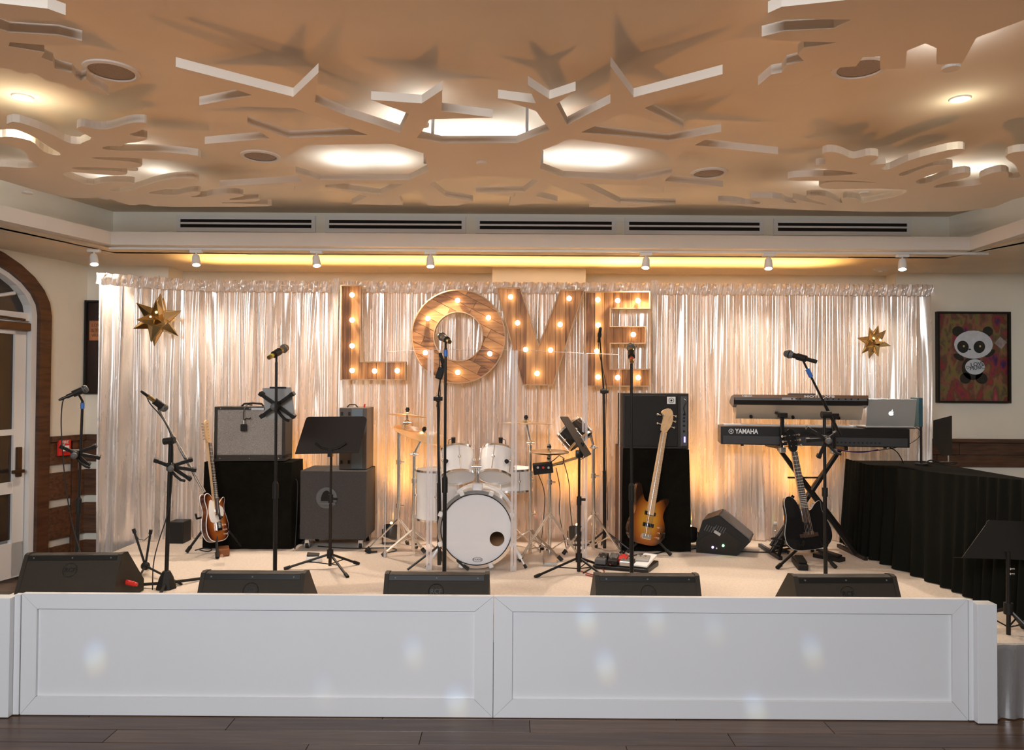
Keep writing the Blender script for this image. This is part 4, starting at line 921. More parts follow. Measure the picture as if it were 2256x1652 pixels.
c = P(376, 1028, bx.y - .03); spider(c, .95, Rz(25) @ Rx(10), 'black tablet holder without tablet on the boom stand', arms=((18, .13), (155, .10), (-12, .15), (-38, .15)))
# folded guitar stand beside it
hb = G(320, 1264, ST) + Vector((0, 0, .055)); t = thing('guitar_stand', 'empty black guitar stand between the far left wedge and the boom stand', 'guitar stand', (hb.x, hb.y, ST))
obj('hub', Bm().sph(hb, .030, n=12), M['black'], t, 40)
ends = [P(295, 1168, hb.y), P(332, 1170, hb.y)]
for e in ends:
    ar = obj('upright_arm', Bm().cyl(hb, e, .008, n=8), M['black'], t); obj('rubber_tip', Bm().cyl(e - (e - hb).normalized() * .02, e + (e - hb).normalized() * .01, .012, n=10), M['black'], ar)
obj('strap', Bm().tube([ends[0].lerp(hb, .10), P(306, 1188, hb.y - .01), P(318, 1190, hb.y - .01), ends[1].lerp(hb, .12)], .003, 5), M['cable'], t)
for px, py in ((400, 1287), (300, 1282), (330, 1250)):
    f = G(px, py, ST + .008); obj('leg', Bm().cyl(hb, f, .0075, n=8), M['black'], t)
# right hand boom stand with wired mic in front of the keyboards
bx = P(1819, 1270, 4.9); B0 = Vector((bx.x, 4.9, ST)); pv = P(1816, 913, 4.9)
t = thing('boom_stand', 'black boom microphone stand in front of the keyboards and black guitar', 'stand', B0)
obj('pole', Bm().cyl(B0 + Vector((0, 0, .05)), B0.lerp(pv, .55), .013, n=14).cyl(B0.lerp(pv, .55), pv, .010, n=12), M['blackmetal'], t, 40)
obj('clutch', Bm().cyl(B0.lerp(pv, .53), B0.lerp(pv, .58), .018, n=14), M['black'], t, 40)
obj('round_base', Bm().lathe([(0, 0), (.14, 0), (.14, .012), (.03, .03), (.018, .06), (0, .06)], B0, n=32), M['blackmetal'], t, 40)
bt = P(1778, 812, 4.86); be = P(1851, 959, 4.94)
obj('boom_arm', Bm().cyl(bt, bt.lerp(be, .5), .0075, n=12).cyl(bt.lerp(be, .45), be, .0105, n=12), M['blackmetal'], t, 40)
obj('pivot', Bm().cyl(pv + Vector((-.03, -.03, 0)), pv + Vector((.03, -.03, 0)), .024, n=14).sph(pv, .024, n=12), M['black'], t, 40)
tl = P(1799, 797, 4.72); hd = P(1727, 777, 4.86)
obj('height_ring', Bm().cyl(bt, bt.lerp(be, .12), .014, n=12), M['blue'], t, 40)
b = Bm(); clip(b, tl, hd, .45, bt); obj('clip', b, M['black'], t, 40)
mic(tl, hd, 'black microphone with slim body on the right boom stand, pointing left', 'black')
c = P(1822, 968, 4.84); spider(c, .95, Rz(-10) @ Rx(10), 'black tablet holder without tablet on the right boom stand', arms=((150, .14), (185, .12), (-110, .13), (35, .07)))
# ================================================================== music stands
def desk(parent, bl, br, tl, tr, lip=.03, m='black', name='desk'):
    o = Vector(bl); u = (Vector(br) - o); v = (Vector(tl) - o); W, H = u.length, v.length; ux = u / W; n = ux.cross(v).normalized(); vy = n.cross(ux).normalized()
    sh = v.dot(ux); k = Vector(tr) - o; W2 = k.dot(ux) - sh; Hh = v.dot(vy); r = .025
    mt = Matrix(((ux.x, vy.x, n.x, o.x), (ux.y, vy.y, n.y, o.y), (ux.z, vy.z, n.z, o.z), (0, 0, 0, 1)))
    pts = [(0, 0), (W, 0), (sh + W2 + .0, Hh - r), (sh + W2 - r * .35, Hh - r * .3), (sh + W2 - r, Hh), (sh + r, Hh), (sh + r * .35, Hh - r * .3), (sh, Hh - r)]
    b = Bm(); b.M = mt; b.prism(pts, .004); d = obj(name, b, M[m], parent)
    b = Bm(); b.M = mt; b.box((W / 2, .002, -lip / 2 * (1 if n.y < 0 else -1) * -1 if False else (lip / 2 if n.y > 0 else -lip / 2)), (W, .004, lip)); obj('lip', b, M[m], parent)
    return d, mt
def tripod_base(t, x, y, hub_z, feet, low=None, r=.011, m='blackmetal', foot='black', brace=True):
    hub = Vector((x, y, hub_z)); low = low or hub_z - .10
    for f in feet:
        f = Vector(f); lg = obj('leg', Bm().cyl(hub, f, r * .8, n=8), M[m], t, 40); d = (f - hub).normalized()
        obj('rubber_foot', Bm().cyl(f - d * .045, f, r * 1.15, n=8), M[foot], lg, 40)
        if brace:
            k = hub.lerp(f, .5); obj('brace', Bm().cyl((x, y, low), k, r * .38, n=6), M[m], lg)
    obj('hub', Bm().cyl((x, y, hub_z - .03), (x, y, hub_z + .03), r * 2.1, n=14), M['black' if m == 'blackmetal' else m], t, 40)
t = thing('music_stand', 'dark brown-black music stand in front of the grey speaker cabinet', 'music stand', tuple(G(727, 1252, ST)), 'music stands on the stage')
g = G(727, 1252, ST); yb = g.y
M['deskbrown'] = mat('desk_dark', (.026, .018, .013), .55, spec=.2)
desk(t, P(650, 999, yb - .10), P(791, 996.5, yb + .02), P(673, 918, yb - .02), P(808, 919.5, yb + .10), m='deskbrown')
obj('pole', Bm().cyl((g.x, yb, ST + .02), (g.x, yb, P(727, 1110, yb).z), .012, n=12).cyl((g.x, yb, P(727, 1110, yb).z), (g.x, yb, P(727, 985, yb).z), .009, n=12), M['deskbrown'], t, 40)
cz_ = P(727, 1098, yb).z; obj('clutch', Bm().cyl((g.x, yb, cz_ - .03), (g.x, yb, cz_ + .03), .018, n=12).cyl((g.x, yb, cz_), (g.x + .05, yb - .02, cz_), .010, n=10), M['black'], t, 40)
zc_ = P(727, 990, yb).z; obj('desk_bracket', Bm().tube([(g.x - .10, yb - .06, zc_ + .05), (g.x - .06, yb - .05, zc_ + .015), (g.x, yb - .03, zc_), (g.x + .06, yb - .03, zc_ + .015), (g.x + .11, yb - .02, zc_ + .05)], .008, 8).box((g.x, yb - .02, zc_ - .02), (.03, .05, .06)), M['blackmetal'], t, 40)
tripod_base(t, g.x, yb, P(727, 1220, yb).z, [G(626, 1253, ST + .006), G(766, 1271, ST + .006), G(791, 1242, ST + .006)], ST + .03)
t = thing('music_stand', 'black music stand seen edge on, right of the bass drum', 'music stand', tuple(G(1275, 1262, ST)), 'music stands on the stage')
g = G(1275, 1262, ST); yb = g.y; tpz = P(1276, 1000, yb).z
desk(t, P(1288, 1008, yb - .22), P(1302, 1001, yb + .22), P(1232.6, 918, yb - .22), P(1250, 921, yb + .22), m='deskbrown')
obj('pole', Bm().cyl((g.x, yb, ST + .01), (g.x, yb, ST + .5), .013, n=12).cyl((g.x, yb, ST + .5), (g.x, yb, tpz), .0095, n=12), M['deskbrown'], t, 40)
cz_ = P(1276, 1100, yb).z; obj('clutch', Bm().cyl((g.x, yb, cz_ - .04), (g.x, yb, cz_ + .02), .017, n=12).cyl((g.x, yb, cz_), (g.x + .045, yb - .01, cz_), .010, n=10), M['black'], t, 40)
obj('desk_bracket', Bm().box((g.x, yb, tpz), (.05, .07, .05), bev=.005).cyl((g.x, yb, tpz), P(1284, 975, yb), .012, n=10), M['blackmetal'], t, 40)
tripod_base(t, g.x, yb, P(1275, 1228, yb).z, [G(1178, 1271, ST + .006), G(1332, 1271, ST + .006), G(1318, 1243, ST + .006)], ST + .03)
t = thing('music_stand', 'black music stand in shadow at the far right edge before the skirted table', 'music stand', tuple(P(2222, 1398, 4.0)), 'music stands on the stage')
g = G(2222, 1398, ST); yb = g.y
desk(t, P(2118, 1229, yb - .03), P(2310, 1235, yb + .03), P(2170, 1145, yb + .03), P(2330, 1142, yb + .06), lip=.06, m='blackmetal')
obj('pole', Bm().cyl((g.x, yb, ST), (g.x, yb, P(2222, 1215, yb).z), .011, n=12), M['blackmetal'], t, 40)
for yy in (1253, 1264): q = P(2226, yy, yb - .02); obj('clutch_ring', Bm().cyl(q, q + Vector((.02, 0, 0)), .006, n=8), M['chrome'], t)
tripod_base(t, g.x, yb, ST + .14, [(g.x - .10, yb + .26, ST + .006), (g.x + .15, yb + .10, ST + .006), (g.x + .10, yb - .10, ST + .006)], ST + .04)
# ================================================================== guitars
def guitar(label, kind, base_px, dbase, L, lean, back, yaw, outline, cols, cat='guitar', nstr=6, fret=22, headpeg=1):
    g = P(*base_px, dbase); t = thing(kind, label, cat, (g.x, dbase, g.z), world=False, rot=None)
    t.rotation_euler = (Ry(lean).to_3x3() @ Rx(-back).to_3x3() @ Rz(yaw).to_3x3()).to_euler()
    th = .042; o2 = smooth_poly(outline, 2); body = Bm(); body.prism(o2, th, Tr(0, th, 0) @ Rx(90))
    eds = [e for e in body.b.edges if len(e.link_faces) == 2 and e.calc_face_angle(0) > 1.2]; bmesh.ops.bevel(body.b, geom=eds, offset=.006, segments=2, affect='EDGES')
    if cols['burst']:
        m = bpy.data.materials.new('sunburst'); m.use_nodes = True; nt = m.node_tree; LK = nt.links.new; bb = nt.nodes['Principled BSDF']; bb.inputs['Roughness'].default_value = .16; bb.inputs['Coat Weight'].default_value = .6
        tc = nt.nodes.new('ShaderNodeTexCoord'); mp = nt.nodes.new('ShaderNodeMapping'); mp.inputs['Location'].default_value = (0, 0, -.19 / .26); mp.inputs['Scale'].default_value = (1 / .17, 0, 1 / .26)
        LK(tc.outputs['Object'], mp.inputs[0]); ln = nt.nodes.new('ShaderNodeVectorMath'); ln.operation = 'LENGTH'; LK(mp.outputs[0], ln.inputs[0]); cr = nt.nodes.new('ShaderNodeValToRGB'); LK(ln.outputs['Value'], cr.inputs[0])
        e = cr.color_ramp.elements; a, b_, c_ = cols['burst']; e[0].position = .30; e[0].color = (*a, 1); e[1].position = .93; e[1].color = (*c_, 1); k = e.new(.64); k.color = (*b_, 1); LK(cr.outputs[0], bb.inputs['Base Color'])
    else: m = M['blackgloss']
    bo = obj('body', body, m, t, 40)
    if cols.get('binding'):
        for yy in ((.002, th - .002) if cols['burst'] else (.002,)): obj('binding', Bm().tube([(x * 1.003, yy, z) for x, z in o2 + o2[:1]], .0030 if cols['burst'] else .0015, 5), M['white'], bo)
    zj = cols['zj']; nt_ = zj + cols['neck']; w0, w1 = (.029, .021) if nstr < 6 else (.028, .0215)
    b = Bm(); b.prism([(-w0, zj - .09), (w0, zj - .09), (w1, nt_), (-w1, nt_)], .020, Tr(0, -.004, 0) @ Rx(90)); b.b.transform(Tr(0, .014, 0)); nk = obj('neck', b, M['maple'], t)
    b = Bm(); b.prism([(-w0, zj - .10), (w0, zj - .10), (w1, nt_), (-w1, nt_)], .004, Tr(0, -.0100, 0) @ Rx(90)); fb = obj('fingerboard', b, M[cols['fb']], t)
    fr = Bm()
    for k in range(1, fret):
        z = nt_ - (nt_ - .10 * cols['neck'] - (zj * .30)) * (1 - 2 ** (-k / 12.0)) * 1.0
        if z < zj - .08: break
        ww = w1 + (w0 - w1) * (nt_ - z) / (nt_ - zj + .09); fr.box((0, -.0145, z), (2 * ww, .002, .0034 if cols['fb'] == 'rosewood' else .0020))
    f = obj('fret_wires', fr, M['fret'], fb); f['kind'] = 'stuff'
    hd = [(x, nt_ + z) for x, z in cols['head']]
    obj('headstock', Bm().prism(smooth_poly(hd, 1), .016, Tr(0, .012, 0) @ Rx(90)), M['maple' if cols['headm'] else 'blackgloss'], t)
    for x, z in cols['pegs']:
        s = 1 if x > 0 else -1; q = Vector((x, .004, nt_ + z)); obj('tuning_peg', Bm().cyl(q, q + Vector((s * .028, 0, .0)), .004, n=8).sph(q + Vector((s * .030, 0, 0)), .009, sy=.5, n=8).cyl((x - s * .018, -.004, nt_ + z), (x - s * .018, -.018, nt_ + z), .004, n=8), M['chrome'], t)
    if cols.get('guard'): obj('pickguard', Bm().prism(smooth_poly(cols['guard'], 1), .002, Tr(0, -.001, 0) @ Rx(90)), M['white' if cols['gw'] else 'tolex'], t)
    for x, z, wx, wz, mm in cols['pickups']: obj('pickup', Bm().box((x, -.005, z), (wx, .012, wz), bev=.003), M[mm], t)
    zb = cols['bridge']; br = obj('bridge', Bm().box((0, -.006, zb), (.082, .014, .040), bev=.003), M[cols['bm']], t)
    for x, z in cols.get('knobs', []): obj('knob', Bm().cyl((x, -.001, z), (x, -.018, z), .010, n=14), M[cols.get('km', 'chrome')], t, 40)
    st = Bm()
    for k in range(nstr):
        u = (k / (nstr - 1) - .5); st.cyl((u * .056, -.0155, zb), (u * w1 * 1.6, -.0150, nt_), .0008 if nstr > 5 else .0012, n=4)
    obj('strings', st, M['chrome'], t)['kind'] = 'stuff'
    return t
BO = [(0, 0), (.09, .004), (.150, .05), (.168, .12), (.145, .19), (.118, .235), (.122, .29), (.150, .345), (.150, .385), (.115, .385), (.065, .335), (.036, .330), (-.036, .330), (-.060, .335), (-.085, .375), (-.110, .445), (-.140, .470), (-.158, .44), (-.150, .37), (-.128, .30), (-.128, .24), (-.155, .18), (-.170, .11), (-.150, .045), (-.09, .004)]
bass_head = [(-.024, 0), (.024, 0), (.034, .03), (.055, .06), (.062, .12), (.050, .18), (.015, .205), (-.035, .18), (-.055, .15), (-.03, .14), (-.022, .10), (-.030, .05)]
gb = guitar('sunburst bass guitar with maple neck leaning before the tall black cabinet', 'bass_guitar', (1420, 1200), 5.82, 1.1, 11.5, 9, 18, BO,
   dict(burst=((.62, .30, .035), (.34, .10, .015), (.03, .012, .006)), zj=.335, neck=.56, fb='maple', head=bass_head, headm=True, pegs=[(.060, .06), (.060, .11), (.058, .155), (-.036, .06), (-.05, .13)],
        pickups=[(0, .245, .095, .030, 'black'), (0, .155, .095, .030, 'black')], bridge=.065, bm='chrome', knobs=[(.105, .15), (.115, .11), (.10, .07)], km='chrome'), 'guitar', 5, 22)
def a_stand(t_g, label, x, y, feet, htop, hooks=True, leanx=0):
    t = thing('guitar_stand', label, 'guitar stand', (x, y, ST)); hub = Vector((x, y, ST + htop))
    for f in feet:
        f = Vector(f); lg = obj('leg', Bm().cyl(hub, f, .010, n=8), M['black'], t, 40); d = (f - hub).normalized(); obj('rubber_foot', Bm().cyl(f - d * .05, f, .015, n=8), M['black'], lg, 40)
    obj('hub', Bm().sph(hub, .028, n=12), M['black'], t, 40)
    for s in (-1, 1):
        obj('cradle_arm', Bm().tube([hub + Vector((0, 0, -.02)), hub + Vector((s * .07, -.04, -.02)), hub + Vector((s * .09, -.13, -.02)), hub + Vector((s * .09, -.15, .02))], .008, 8), M['black'], t, 60)
    return t
gy = 5.98
a_stand(gb, 'black guitar stand under the sunburst bass', P(1430, 1190, gy).x, gy, [G(1382, 1216, ST + .01), G(1478, 1222, ST + .01), G(1455, 1203, ST + .01)], .16)
TO = [(0, 0), (.10, .006), (.155, .05), (.165, .12), (.145, .185), (.120, .23), (.125, .28), (.150, .32), (.135, .345), (.085, .315), (.045, .285), (.030, .30), (-.030, .30), (-.045, .345), (-.090, .375), (-.140, .365), (-.155, .32), (-.130, .26), (-.130, .22), (-.160, .165), (-.172, .10), (-.155, .045), (-.10, .006)]
tele_head = [(-.021, 0), (.021, 0), (.030, .03), (.026, .10), (.034, .17), (.018, .19), (-.02, .175), (-.030, .14), (-.036, .05)]
guitar('sunburst electric guitar with white edge binding, turned sideways on its stand at left', 'electric_guitar', (484, 1192), 5.78, 1.0, -10.5, 8, 84, TO,
   dict(burst=((.50, .20, .04), (.30, .08, .015), (.06, .012, .006)), binding=True, zj=.30, neck=.47, fb='rosewood', head=tele_head, headm=True, pegs=[(-.034, .03 + .024 * k) for k in range(6)],
        guard=[(-.02, .30), (.03, .30), (.05, .28), (.11, .25), (.10, .19), (.03, .15), (-.09, .14), (-.12, .20), (-.11, .27), (-.08, .33)], gw=True, pickups=[(0, .235, .07, .024, 'chrome'), (0, .13, .08, .03, 'chrome')], bridge=.10, bm='chrome', knobs=[(.10, .12), (.11, .085), (.115, .05)]), 'guitar', 6, 21)
gy = 5.80
a_stand(None, 'black tripod guitar stand under the sideways sunburst guitar', P(462, 1180, gy).x, 5.90, [G(411, 1216, ST + .01), G(479, 1229, ST + .01), G(534, 1206, ST + .01)], .30)
solo('effects_pedal', Bm().box(tuple(G(492, 1222, ST) + Vector((0, 0, .03))), (.085, .14, .055), Euler((0, 0, .4)), bev=.006).cyl(G(492, 1222, ST + .05) + Vector((0, -.03, 0)), G(492, 1222, ST + .07) + Vector((0, -.03, 0)), .012), mat('copper_pedal', (.26, .10, .04), .35, .5), 'small copper-brown effects pedal on the carpet under the sideways guitar', 'pedal', tuple(G(492, 1222, ST)))
AO = [(0, 0), (.12, .006), (.172, .055), (.182, .12), (.168, .18), (.145, .235), (.128, .285), (.135, .335), (.125, .352), (.090, .335), (.055, .290), (.030, .285), (-.030, .285), (-.040, .345), (-.080, .405), (-.125, .405), (-.145, .36), (-.142, .28), (-.152, .22), (-.172, .17), (-.184, .11), (-.172, .05), (-.12, .006)]
guitar('black single-cutaway acoustic-electric guitar before the keyboards', 'acoustic_guitar', (1788, 1211), 5.55, 1.0, -7.0, 9, 4, AO,
   dict(burst=None, binding=True, zj=.30, neck=.43, fb='rosewood', head=[(-.022, 0), (.022, 0), (.036, .04), (.036, .15), (.012, .175), (-.012, .175), (-.036, .15), (-.036, .04)], headm=False, pegs=[(s * .036, .045 + .04 * k) for s in (-1, 1) for k in range(3)],
        guard=None, pickups=[(0, .272, .062, .045, 'chrome'), (0, .108, .14, .028, 'rosewood')], bridge=.112, bm='rosewood', knobs=[]), 'guitar', 6, 22)
g = G(1790, 1240, ST)
a_stand(None, 'black folding guitar stand under the black guitar', P(1780, 1200, 5.66).x, 5.66, [G(1712, 1251, ST + .01), G(1842, 1250, ST + .01), G(1790, 1212, ST + .01)], .17)
p = G(1762, 1250, ST); solo('foot_pedal', Bm().box(tuple(p + Vector((0, 0, .03))), (.07, .20, .05), Euler((.12, 0, -.1)), bev=.008).box(tuple(p + Vector((0, -.02, .065))), (.06, .12, .015), Euler((.2, 0, -.1)), bev=.004), M['black'], 'black sustain pedal on the carpet under the black guitar', 'pedal', tuple(p))
for px, py, lb in ((1722, 1222, 'dark heap of coiled cable and strap left of the black guitar stand'), (1856, 1238, 'black volume pedal right of the black guitar stand')):
    p = G(px, py, ST)
    if 'heap' in lb:
        r_ = random.Random(4); pts = [(p.x + (.05 + .03 * math.sin(k * .9)) * math.cos(k * .55), p.y + .06 * math.sin(k * .55), ST + .012 + .0022 * k) for k in range(60)]
        solo('coiled_cable', Bm().tube(pts, .007, 6), M['cable'], lb, 'cable', tuple(p), sm=60)
    else: solo('foot_pedal', Bm().prism([(-.04, 0), (.04, 0), (.045, .22), (-.045, .22)], .03, Tr(p.x, p.y, ST + .001) @ Rz(35)).prism([(-.03, .02), (.03, .02), (.035, .20), (-.035, .20)], .012, Tr(p.x, p.y, ST + .034) @ Rz(35) @ Rx(5)), M['black'], lb, 'pedal', tuple(p))
q = P(1745, 1150, 5.72); cp = [tuple(P(x, y, 5.70)) for x, y in ((1748, 1092), (1738, 1105), (1736, 1125), (1741, 1150), (1733, 1172), (1722, 1200), (1716, 1225))]
solo('guitar_strap', Bm().tube(smooth_poly(cp, 2, False), .012, 6), M['blackcloth'], 'black guitar strap hanging behind the black guitar', 'strap', cp[-1], sm=60)
# ================================================================== amplifiers and covered boxes
def covered(x0, x1, y0, y1, z1, label, seed=1, wave=.012, low=ST + .004):
    """a box hidden under a hanging cloth"""
    t = thing('covered_case', label, 'covered box', ((x0 + x1) / 2, y0, ST))
    b = Bm(); rnd = random.Random(seed); per = []
    cs_ = [(x0, y1), (x0, y0), (x1, y0), (x1, y1)]
    for (ax, ay), (bx_, by) in zip(cs_, cs_[1:] + cs_[:1]):
        n = max(8, int(math.hypot(bx_ - ax, by - ay) / .012))
        for k in range(n): per.append((ax + (bx_ - ax) * k / n, ay + (by - ay) * k / n, Vector((by - ay, -(bx_ - ax))).normalized() * -1))
    N = len(per); ph = [rnd.uniform(0, 6) for _ in range(6)]; rows = []
    for j in range(9):
        v = j / 8; row = []
        for i, (x, y, n) in enumerate(per):
            s = i * .012; o = wave * v * (.5 * math.sin(s * 22 + ph[0] + 1.5 * v) + .35 * math.sin(s * 51 + ph[1]) + .5 * math.sin(s * 9 + ph[2])) + .012 * v
            cxm, cym = (x0 + x1) / 2, (y0 + y1) / 2; out = Vector((x - cxm, y - cym)).normalized()
            row.append(b._v((x + out.x * o, y + out.y * o, z1 + (low - z1) * v)))
        rows.append(row)
    for a, c in zip(rows, rows[1:]):
        for i in range(N): b.b.faces.new((a[i], a[(i + 1) % N], c[(i + 1) % N], c[i]))
    b.b.faces.new(rows[0])
    obj('cloth', b, M['blackcloth'], t, 50); return t
def xr(px, d): return P(px, 1100, d).x
d0 = 6.0
za = P(550, 1018, d0).z; x0, x1 = xr(449, d0), xr(642, d0)
covered(x0, x1, d0, d0 + .32, za, 'black cloth-covered box under the amplifier with the silver grille', 3)
cloth = bpy.data.objects['covered_case']
# combo amp on top
ax0, ax1 = xr(468, d0), xr(622, d0); az0, az1 = za + .006, P(540, 896, d0 + .0).z
def amp():
    t = thing('guitar_amplifier', 'dark combo amplifier with silver sparkle grille on the cloth-covered box', 'amplifier', ((ax0 + ax1) / 2, d0 + .14, az0)); W = ax1 - ax0; H = az1 - az0; cx = (ax0 + ax1) / 2; y0, y1 = d0 + .01, d0 + .27; th = .026
    R = Tr(cx, 0, az0) @ Tr(0, d0 + .14, 0) @ Rz(4) @ Tr(0, -d0 - .14, 0)
    b = Bm(); b.M = R
    for c, d in (((0, (y0 + y1) / 2, H - th / 2), (W, y1 - y0, th)), ((0, (y0 + y1) / 2, th), (W, y1 - y0, th * 2)), ((-W / 2 + th / 2, (y0 + y1) / 2, H / 2), (th, y1 - y0, H - th * 1.5)), ((W / 2 - th / 2, (y0 + y1) / 2, H / 2), (th, y1 - y0, H - th * 1.5)), ((0, y1 - .02, H / 2), (W - .02, .02, H - .04))): b.box(c, d, bev=.004)
    obj('cabinet', b, M['tolex'], t)
    b = Bm(); b.M = R; b.box((0, y0 + .012, H / 2 + .012), (W - 2 * th, .012, H - th * 3.1)); g_ = obj('grille_cloth', b, M['grille'], t)
    b = Bm(); b.M = R; b.tube([(-W / 2 + th, y0 + .004, 2 * th), (W / 2 - th, y0 + .004, 2 * th), (W / 2 - th, y0 + .004, H - th), (-W / 2 + th, y0 + .004, H - th), (-W / 2 + th, y0 + .004, 2 * th)], .003, 6); obj('piping', b, M['steel'], g_)
    b = Bm(); b.M = R; b.tube([(-.09, (y0 + y1) / 2 - .05, H), (-.07, (y0 + y1) / 2 - .05, H + .022), (0, (y0 + y1) / 2 - .05, H + .028), (.07, (y0 + y1) / 2 - .05, H + .022), (.09, (y0 + y1) / 2 - .05, H)], .008, 8); obj('handle', b, M['black'], t, 60)
    b = Bm(); b.M = R; b.box((.06, y0 - .001, H - th / 2 - .004), (.10, .004, .016)); obj('name_plate', b, M['steel'], t)
    for x in (-W / 2 + .05, 0, W / 2 - .05):
        for z in (th * .9, H - th * .5): b = Bm(); b.M = R; b.cyl((x, y0 + .001, z), (x, y0 - .004, z), .005, n=8); obj('screw', b, M['chrome'], t)
    b = Bm(); b.M = R; b.box((-.0, (y0 + y1) / 2, .001), (W - .04, y1 - y0 - .04, .006)); obj('foot_rail', b, M['black'], t)
    # hanging microphone over the grille
    c = P(537, 942, d0 - .03); m_ = thing('hanging_microphone', 'small square microphone hanging by its cable before the silver grille', 'microphone', c)
    obj('capsule', Bm().box(c, (.048, .026, .058), bev=.006), M['black'], m_)
    obj('neck', Bm().cyl(c + Vector((0, 0, .03)), c + Vector((0, .0, .06)), .008, n=10), M['steel'], m_)
    obj('clip', Bm().tube([c + Vector((0, 0, .055)), c + Vector((.02, 0, .075)), c + Vector((.045, 0, .07)), c + Vector((.055, 0, .08))], .005, 6), M['black'], m_)
    obj('cable', Bm().tube([c + Vector((0, 0, .05)), c + Vector((-.006, .005, .12)), Vector((c.x - .004, d0 + .0, az1 - .005)), Vector((c.x + .002, d0 + .03, az1 + .016)), Vector((c.x + .02, d0 + .10, az1 + .012))], .0045, 6), M['cable'], m_, 60)
amp()
# bass cabinet on casters + head
def xrow(px, d): return P(px, 1100, d).x
d1 = 5.98; bx0, bx1 = xrow(660, d1), xrow(806, d1); bz1 = P(730, 1037, d1).z; bz0 = P(730, 1189, d1).z
t = thing('bass_cabinet', 'grey carpeted speaker cabinet on casters, left of the drum kit', 'speaker cabinet', ((bx0 + bx1) / 2, d1 + .2, ST))
b = Bm(); b.box(((bx0 + bx1) / 2, d1 + .21, (bz0 + bz1) / 2), (bx1 - bx0, .40, bz1 - bz0), bev=.008); obj('box', b, M['greycab'], t)
hx, hz = P(719, 1097, d1).x, P(719, 1097, d1).z
pl_ = obj('handle_plate', Bm().lathe([(0, 0), (.085, 0), (.085, -.004), (.078, -.006), (0, -.006)], (hx, d1 + .008, hz), (0, 1, 0), 28), M['grey'], t)
obj('handle_recess', Bm().prism([(-.045, -.025)] + [(.045 * math.cos(a), -.025 + .085 * math.sin(a)) for a in [PI - PI * k / 10 for k in range(11)]], .004, Tr(hx, d1 + .004, hz) @ Rx(90)), M['duct'], pl_)
obj('handle_bar', Bm().box((hx + .01, d1 - .004, hz - .045), (.13, .014, .022), bev=.004), M['grey'], pl_)
for sx in (bx0 + .05, bx1 - .05):
    for yy in (d1 + .06, d1 + .36):
        cb = obj('caster', Bm().cyl((sx - .012, yy, ST + .026), (sx + .012, yy, ST + .026), .025, n=16), M['black'], t, 40)
        obj('caster_fork', Bm().box((sx, yy, ST + .05), (.034, .03, .036)).box((sx - .017, yy, ST + .035), (.004, .022, .04)).box((sx + .017, yy, ST + .035), (.004, .022, .04)), M['steel'], cb)
hz0 = bz1 + .002; hz1 = P(775, 898, d1 + .06).z; h0, h1 = xrow(745, d1 + .06), xrow(806, d1 + .06)
t = thing('amplifier_rack', 'tall upright amplifier head standing on the grey speaker cabinet', 'amplifier', ((h0 + h1) / 2, d1 + .2, hz0))
obj('case', Bm().box(((h0 + h1) / 2, d1 + .22, (hz0 + hz1) / 2), (h1 - h0, .30, hz1 - hz0), bev=.006), mat('brown_case', (.11, .085, .07), .55), t)
obj('front_panel', Bm().box(((h0 + h1) / 2 + .035, d1 + .066, (hz0 + hz1) / 2), (.09, .006, hz1 - hz0 - .02)), mat('panel_grey', (.13, .15, .16), .4, .4), t)
for k in range(4):
    for s in (-.09, -.03):
        z = hz1 - .05 - k * .13; obj('latch', Bm().box(((h0 + h1) / 2 + s, d1 + .066, z), (.018, .008, .03), bev=.002), M['blackmetal'], t)
obj('handle', Bm().tube([((h0 + h1) / 2 - .07, d1 + .16, hz1), ((h0 + h1) / 2 - .05, d1 + .16, hz1 + .022), ((h0 + h1) / 2 + .0, d1 + .16, hz1 + .022), ((h0 + h1) / 2 + .02, d1 + .16, hz1)], .005, 8), M['black'], t, 60)
obj('antenna_knob', Bm().cyl(((h0 + h1) / 2 + .08, d1 + .12, hz1), ((h0 + h1) / 2 + .085, d1 + .12, hz1 + .03), .007, n=8), M['red'], t)
# tall black stack at right of the drums
d2 = 6.0; kx0, kx1 = xrow(1372, d2), xrow(1519, d2); kz = P(1440, 990, d2).z; kt = P(1440, 866, d2).z
covered(kx0 + .004, kx1 - .004, d2, d2 + .30, kz, 'tall black cloth-covered box under the black bass amplifier', 9, .016)
t = thing('bass_amplifier', 'black bass amplifier with square white badge on the tall cloth-covered box', 'amplifier', ((kx0 + kx1) / 2, d2 + .15, kz + .003))
kz += .003; W = kx1 - kx0; cx = (kx0 + kx1) / 2; H = kt - kz
obj('cabinet', Bm().box((cx, d2 + .17, kz + H / 2), (W, .28, H), bev=.006), M['tolex'], t)
obj('grille', Bm().box((cx - .035, d2 + .026, kz + H / 2), (W - .11, .012, H - .04), bev=.003), M['black'], t)
pn = obj('control_panel', Bm().box((cx + W / 2 - .042, d2 + .026, kz + H / 2), (.052, .010, H - .05)), mat('amp_panel', (.12, .12, .12), .4, .5), t)
for k, f in enumerate((.50, .44, .38, .30, .20)): obj('knob', Bm().cyl((cx + W / 2 - .042, d2 + .022, kz + H * (f + .12)), (cx + W / 2 - .042, d2 + .006, kz + H * (f + .12)), .008, n=12), M['black'], pn, 40)
obj('indicator', Bm().box((cx + W / 2 - .035, d2 + .019, kz + H * .17), (.010, .004, .045)), M['ledblue'], pn)
bd = obj('badge', Bm().box((cx + W / 2 - .145, d2 + .016, kt - .058), (.068, .006, .056), bev=.002), M['white'], t)
bc = Vector((cx + W / 2 - .145, d2 + .012, kt - .058))
obj('badge_ring', Bm().tube([bc + Vector((.020 * math.cos(a), 0, .020 * math.sin(a))) for a in [2 * PI * k / 20 for k in range(21)]], .002, 5).sph(bc, .009, sy=.3, n=10), M['black'], bd)
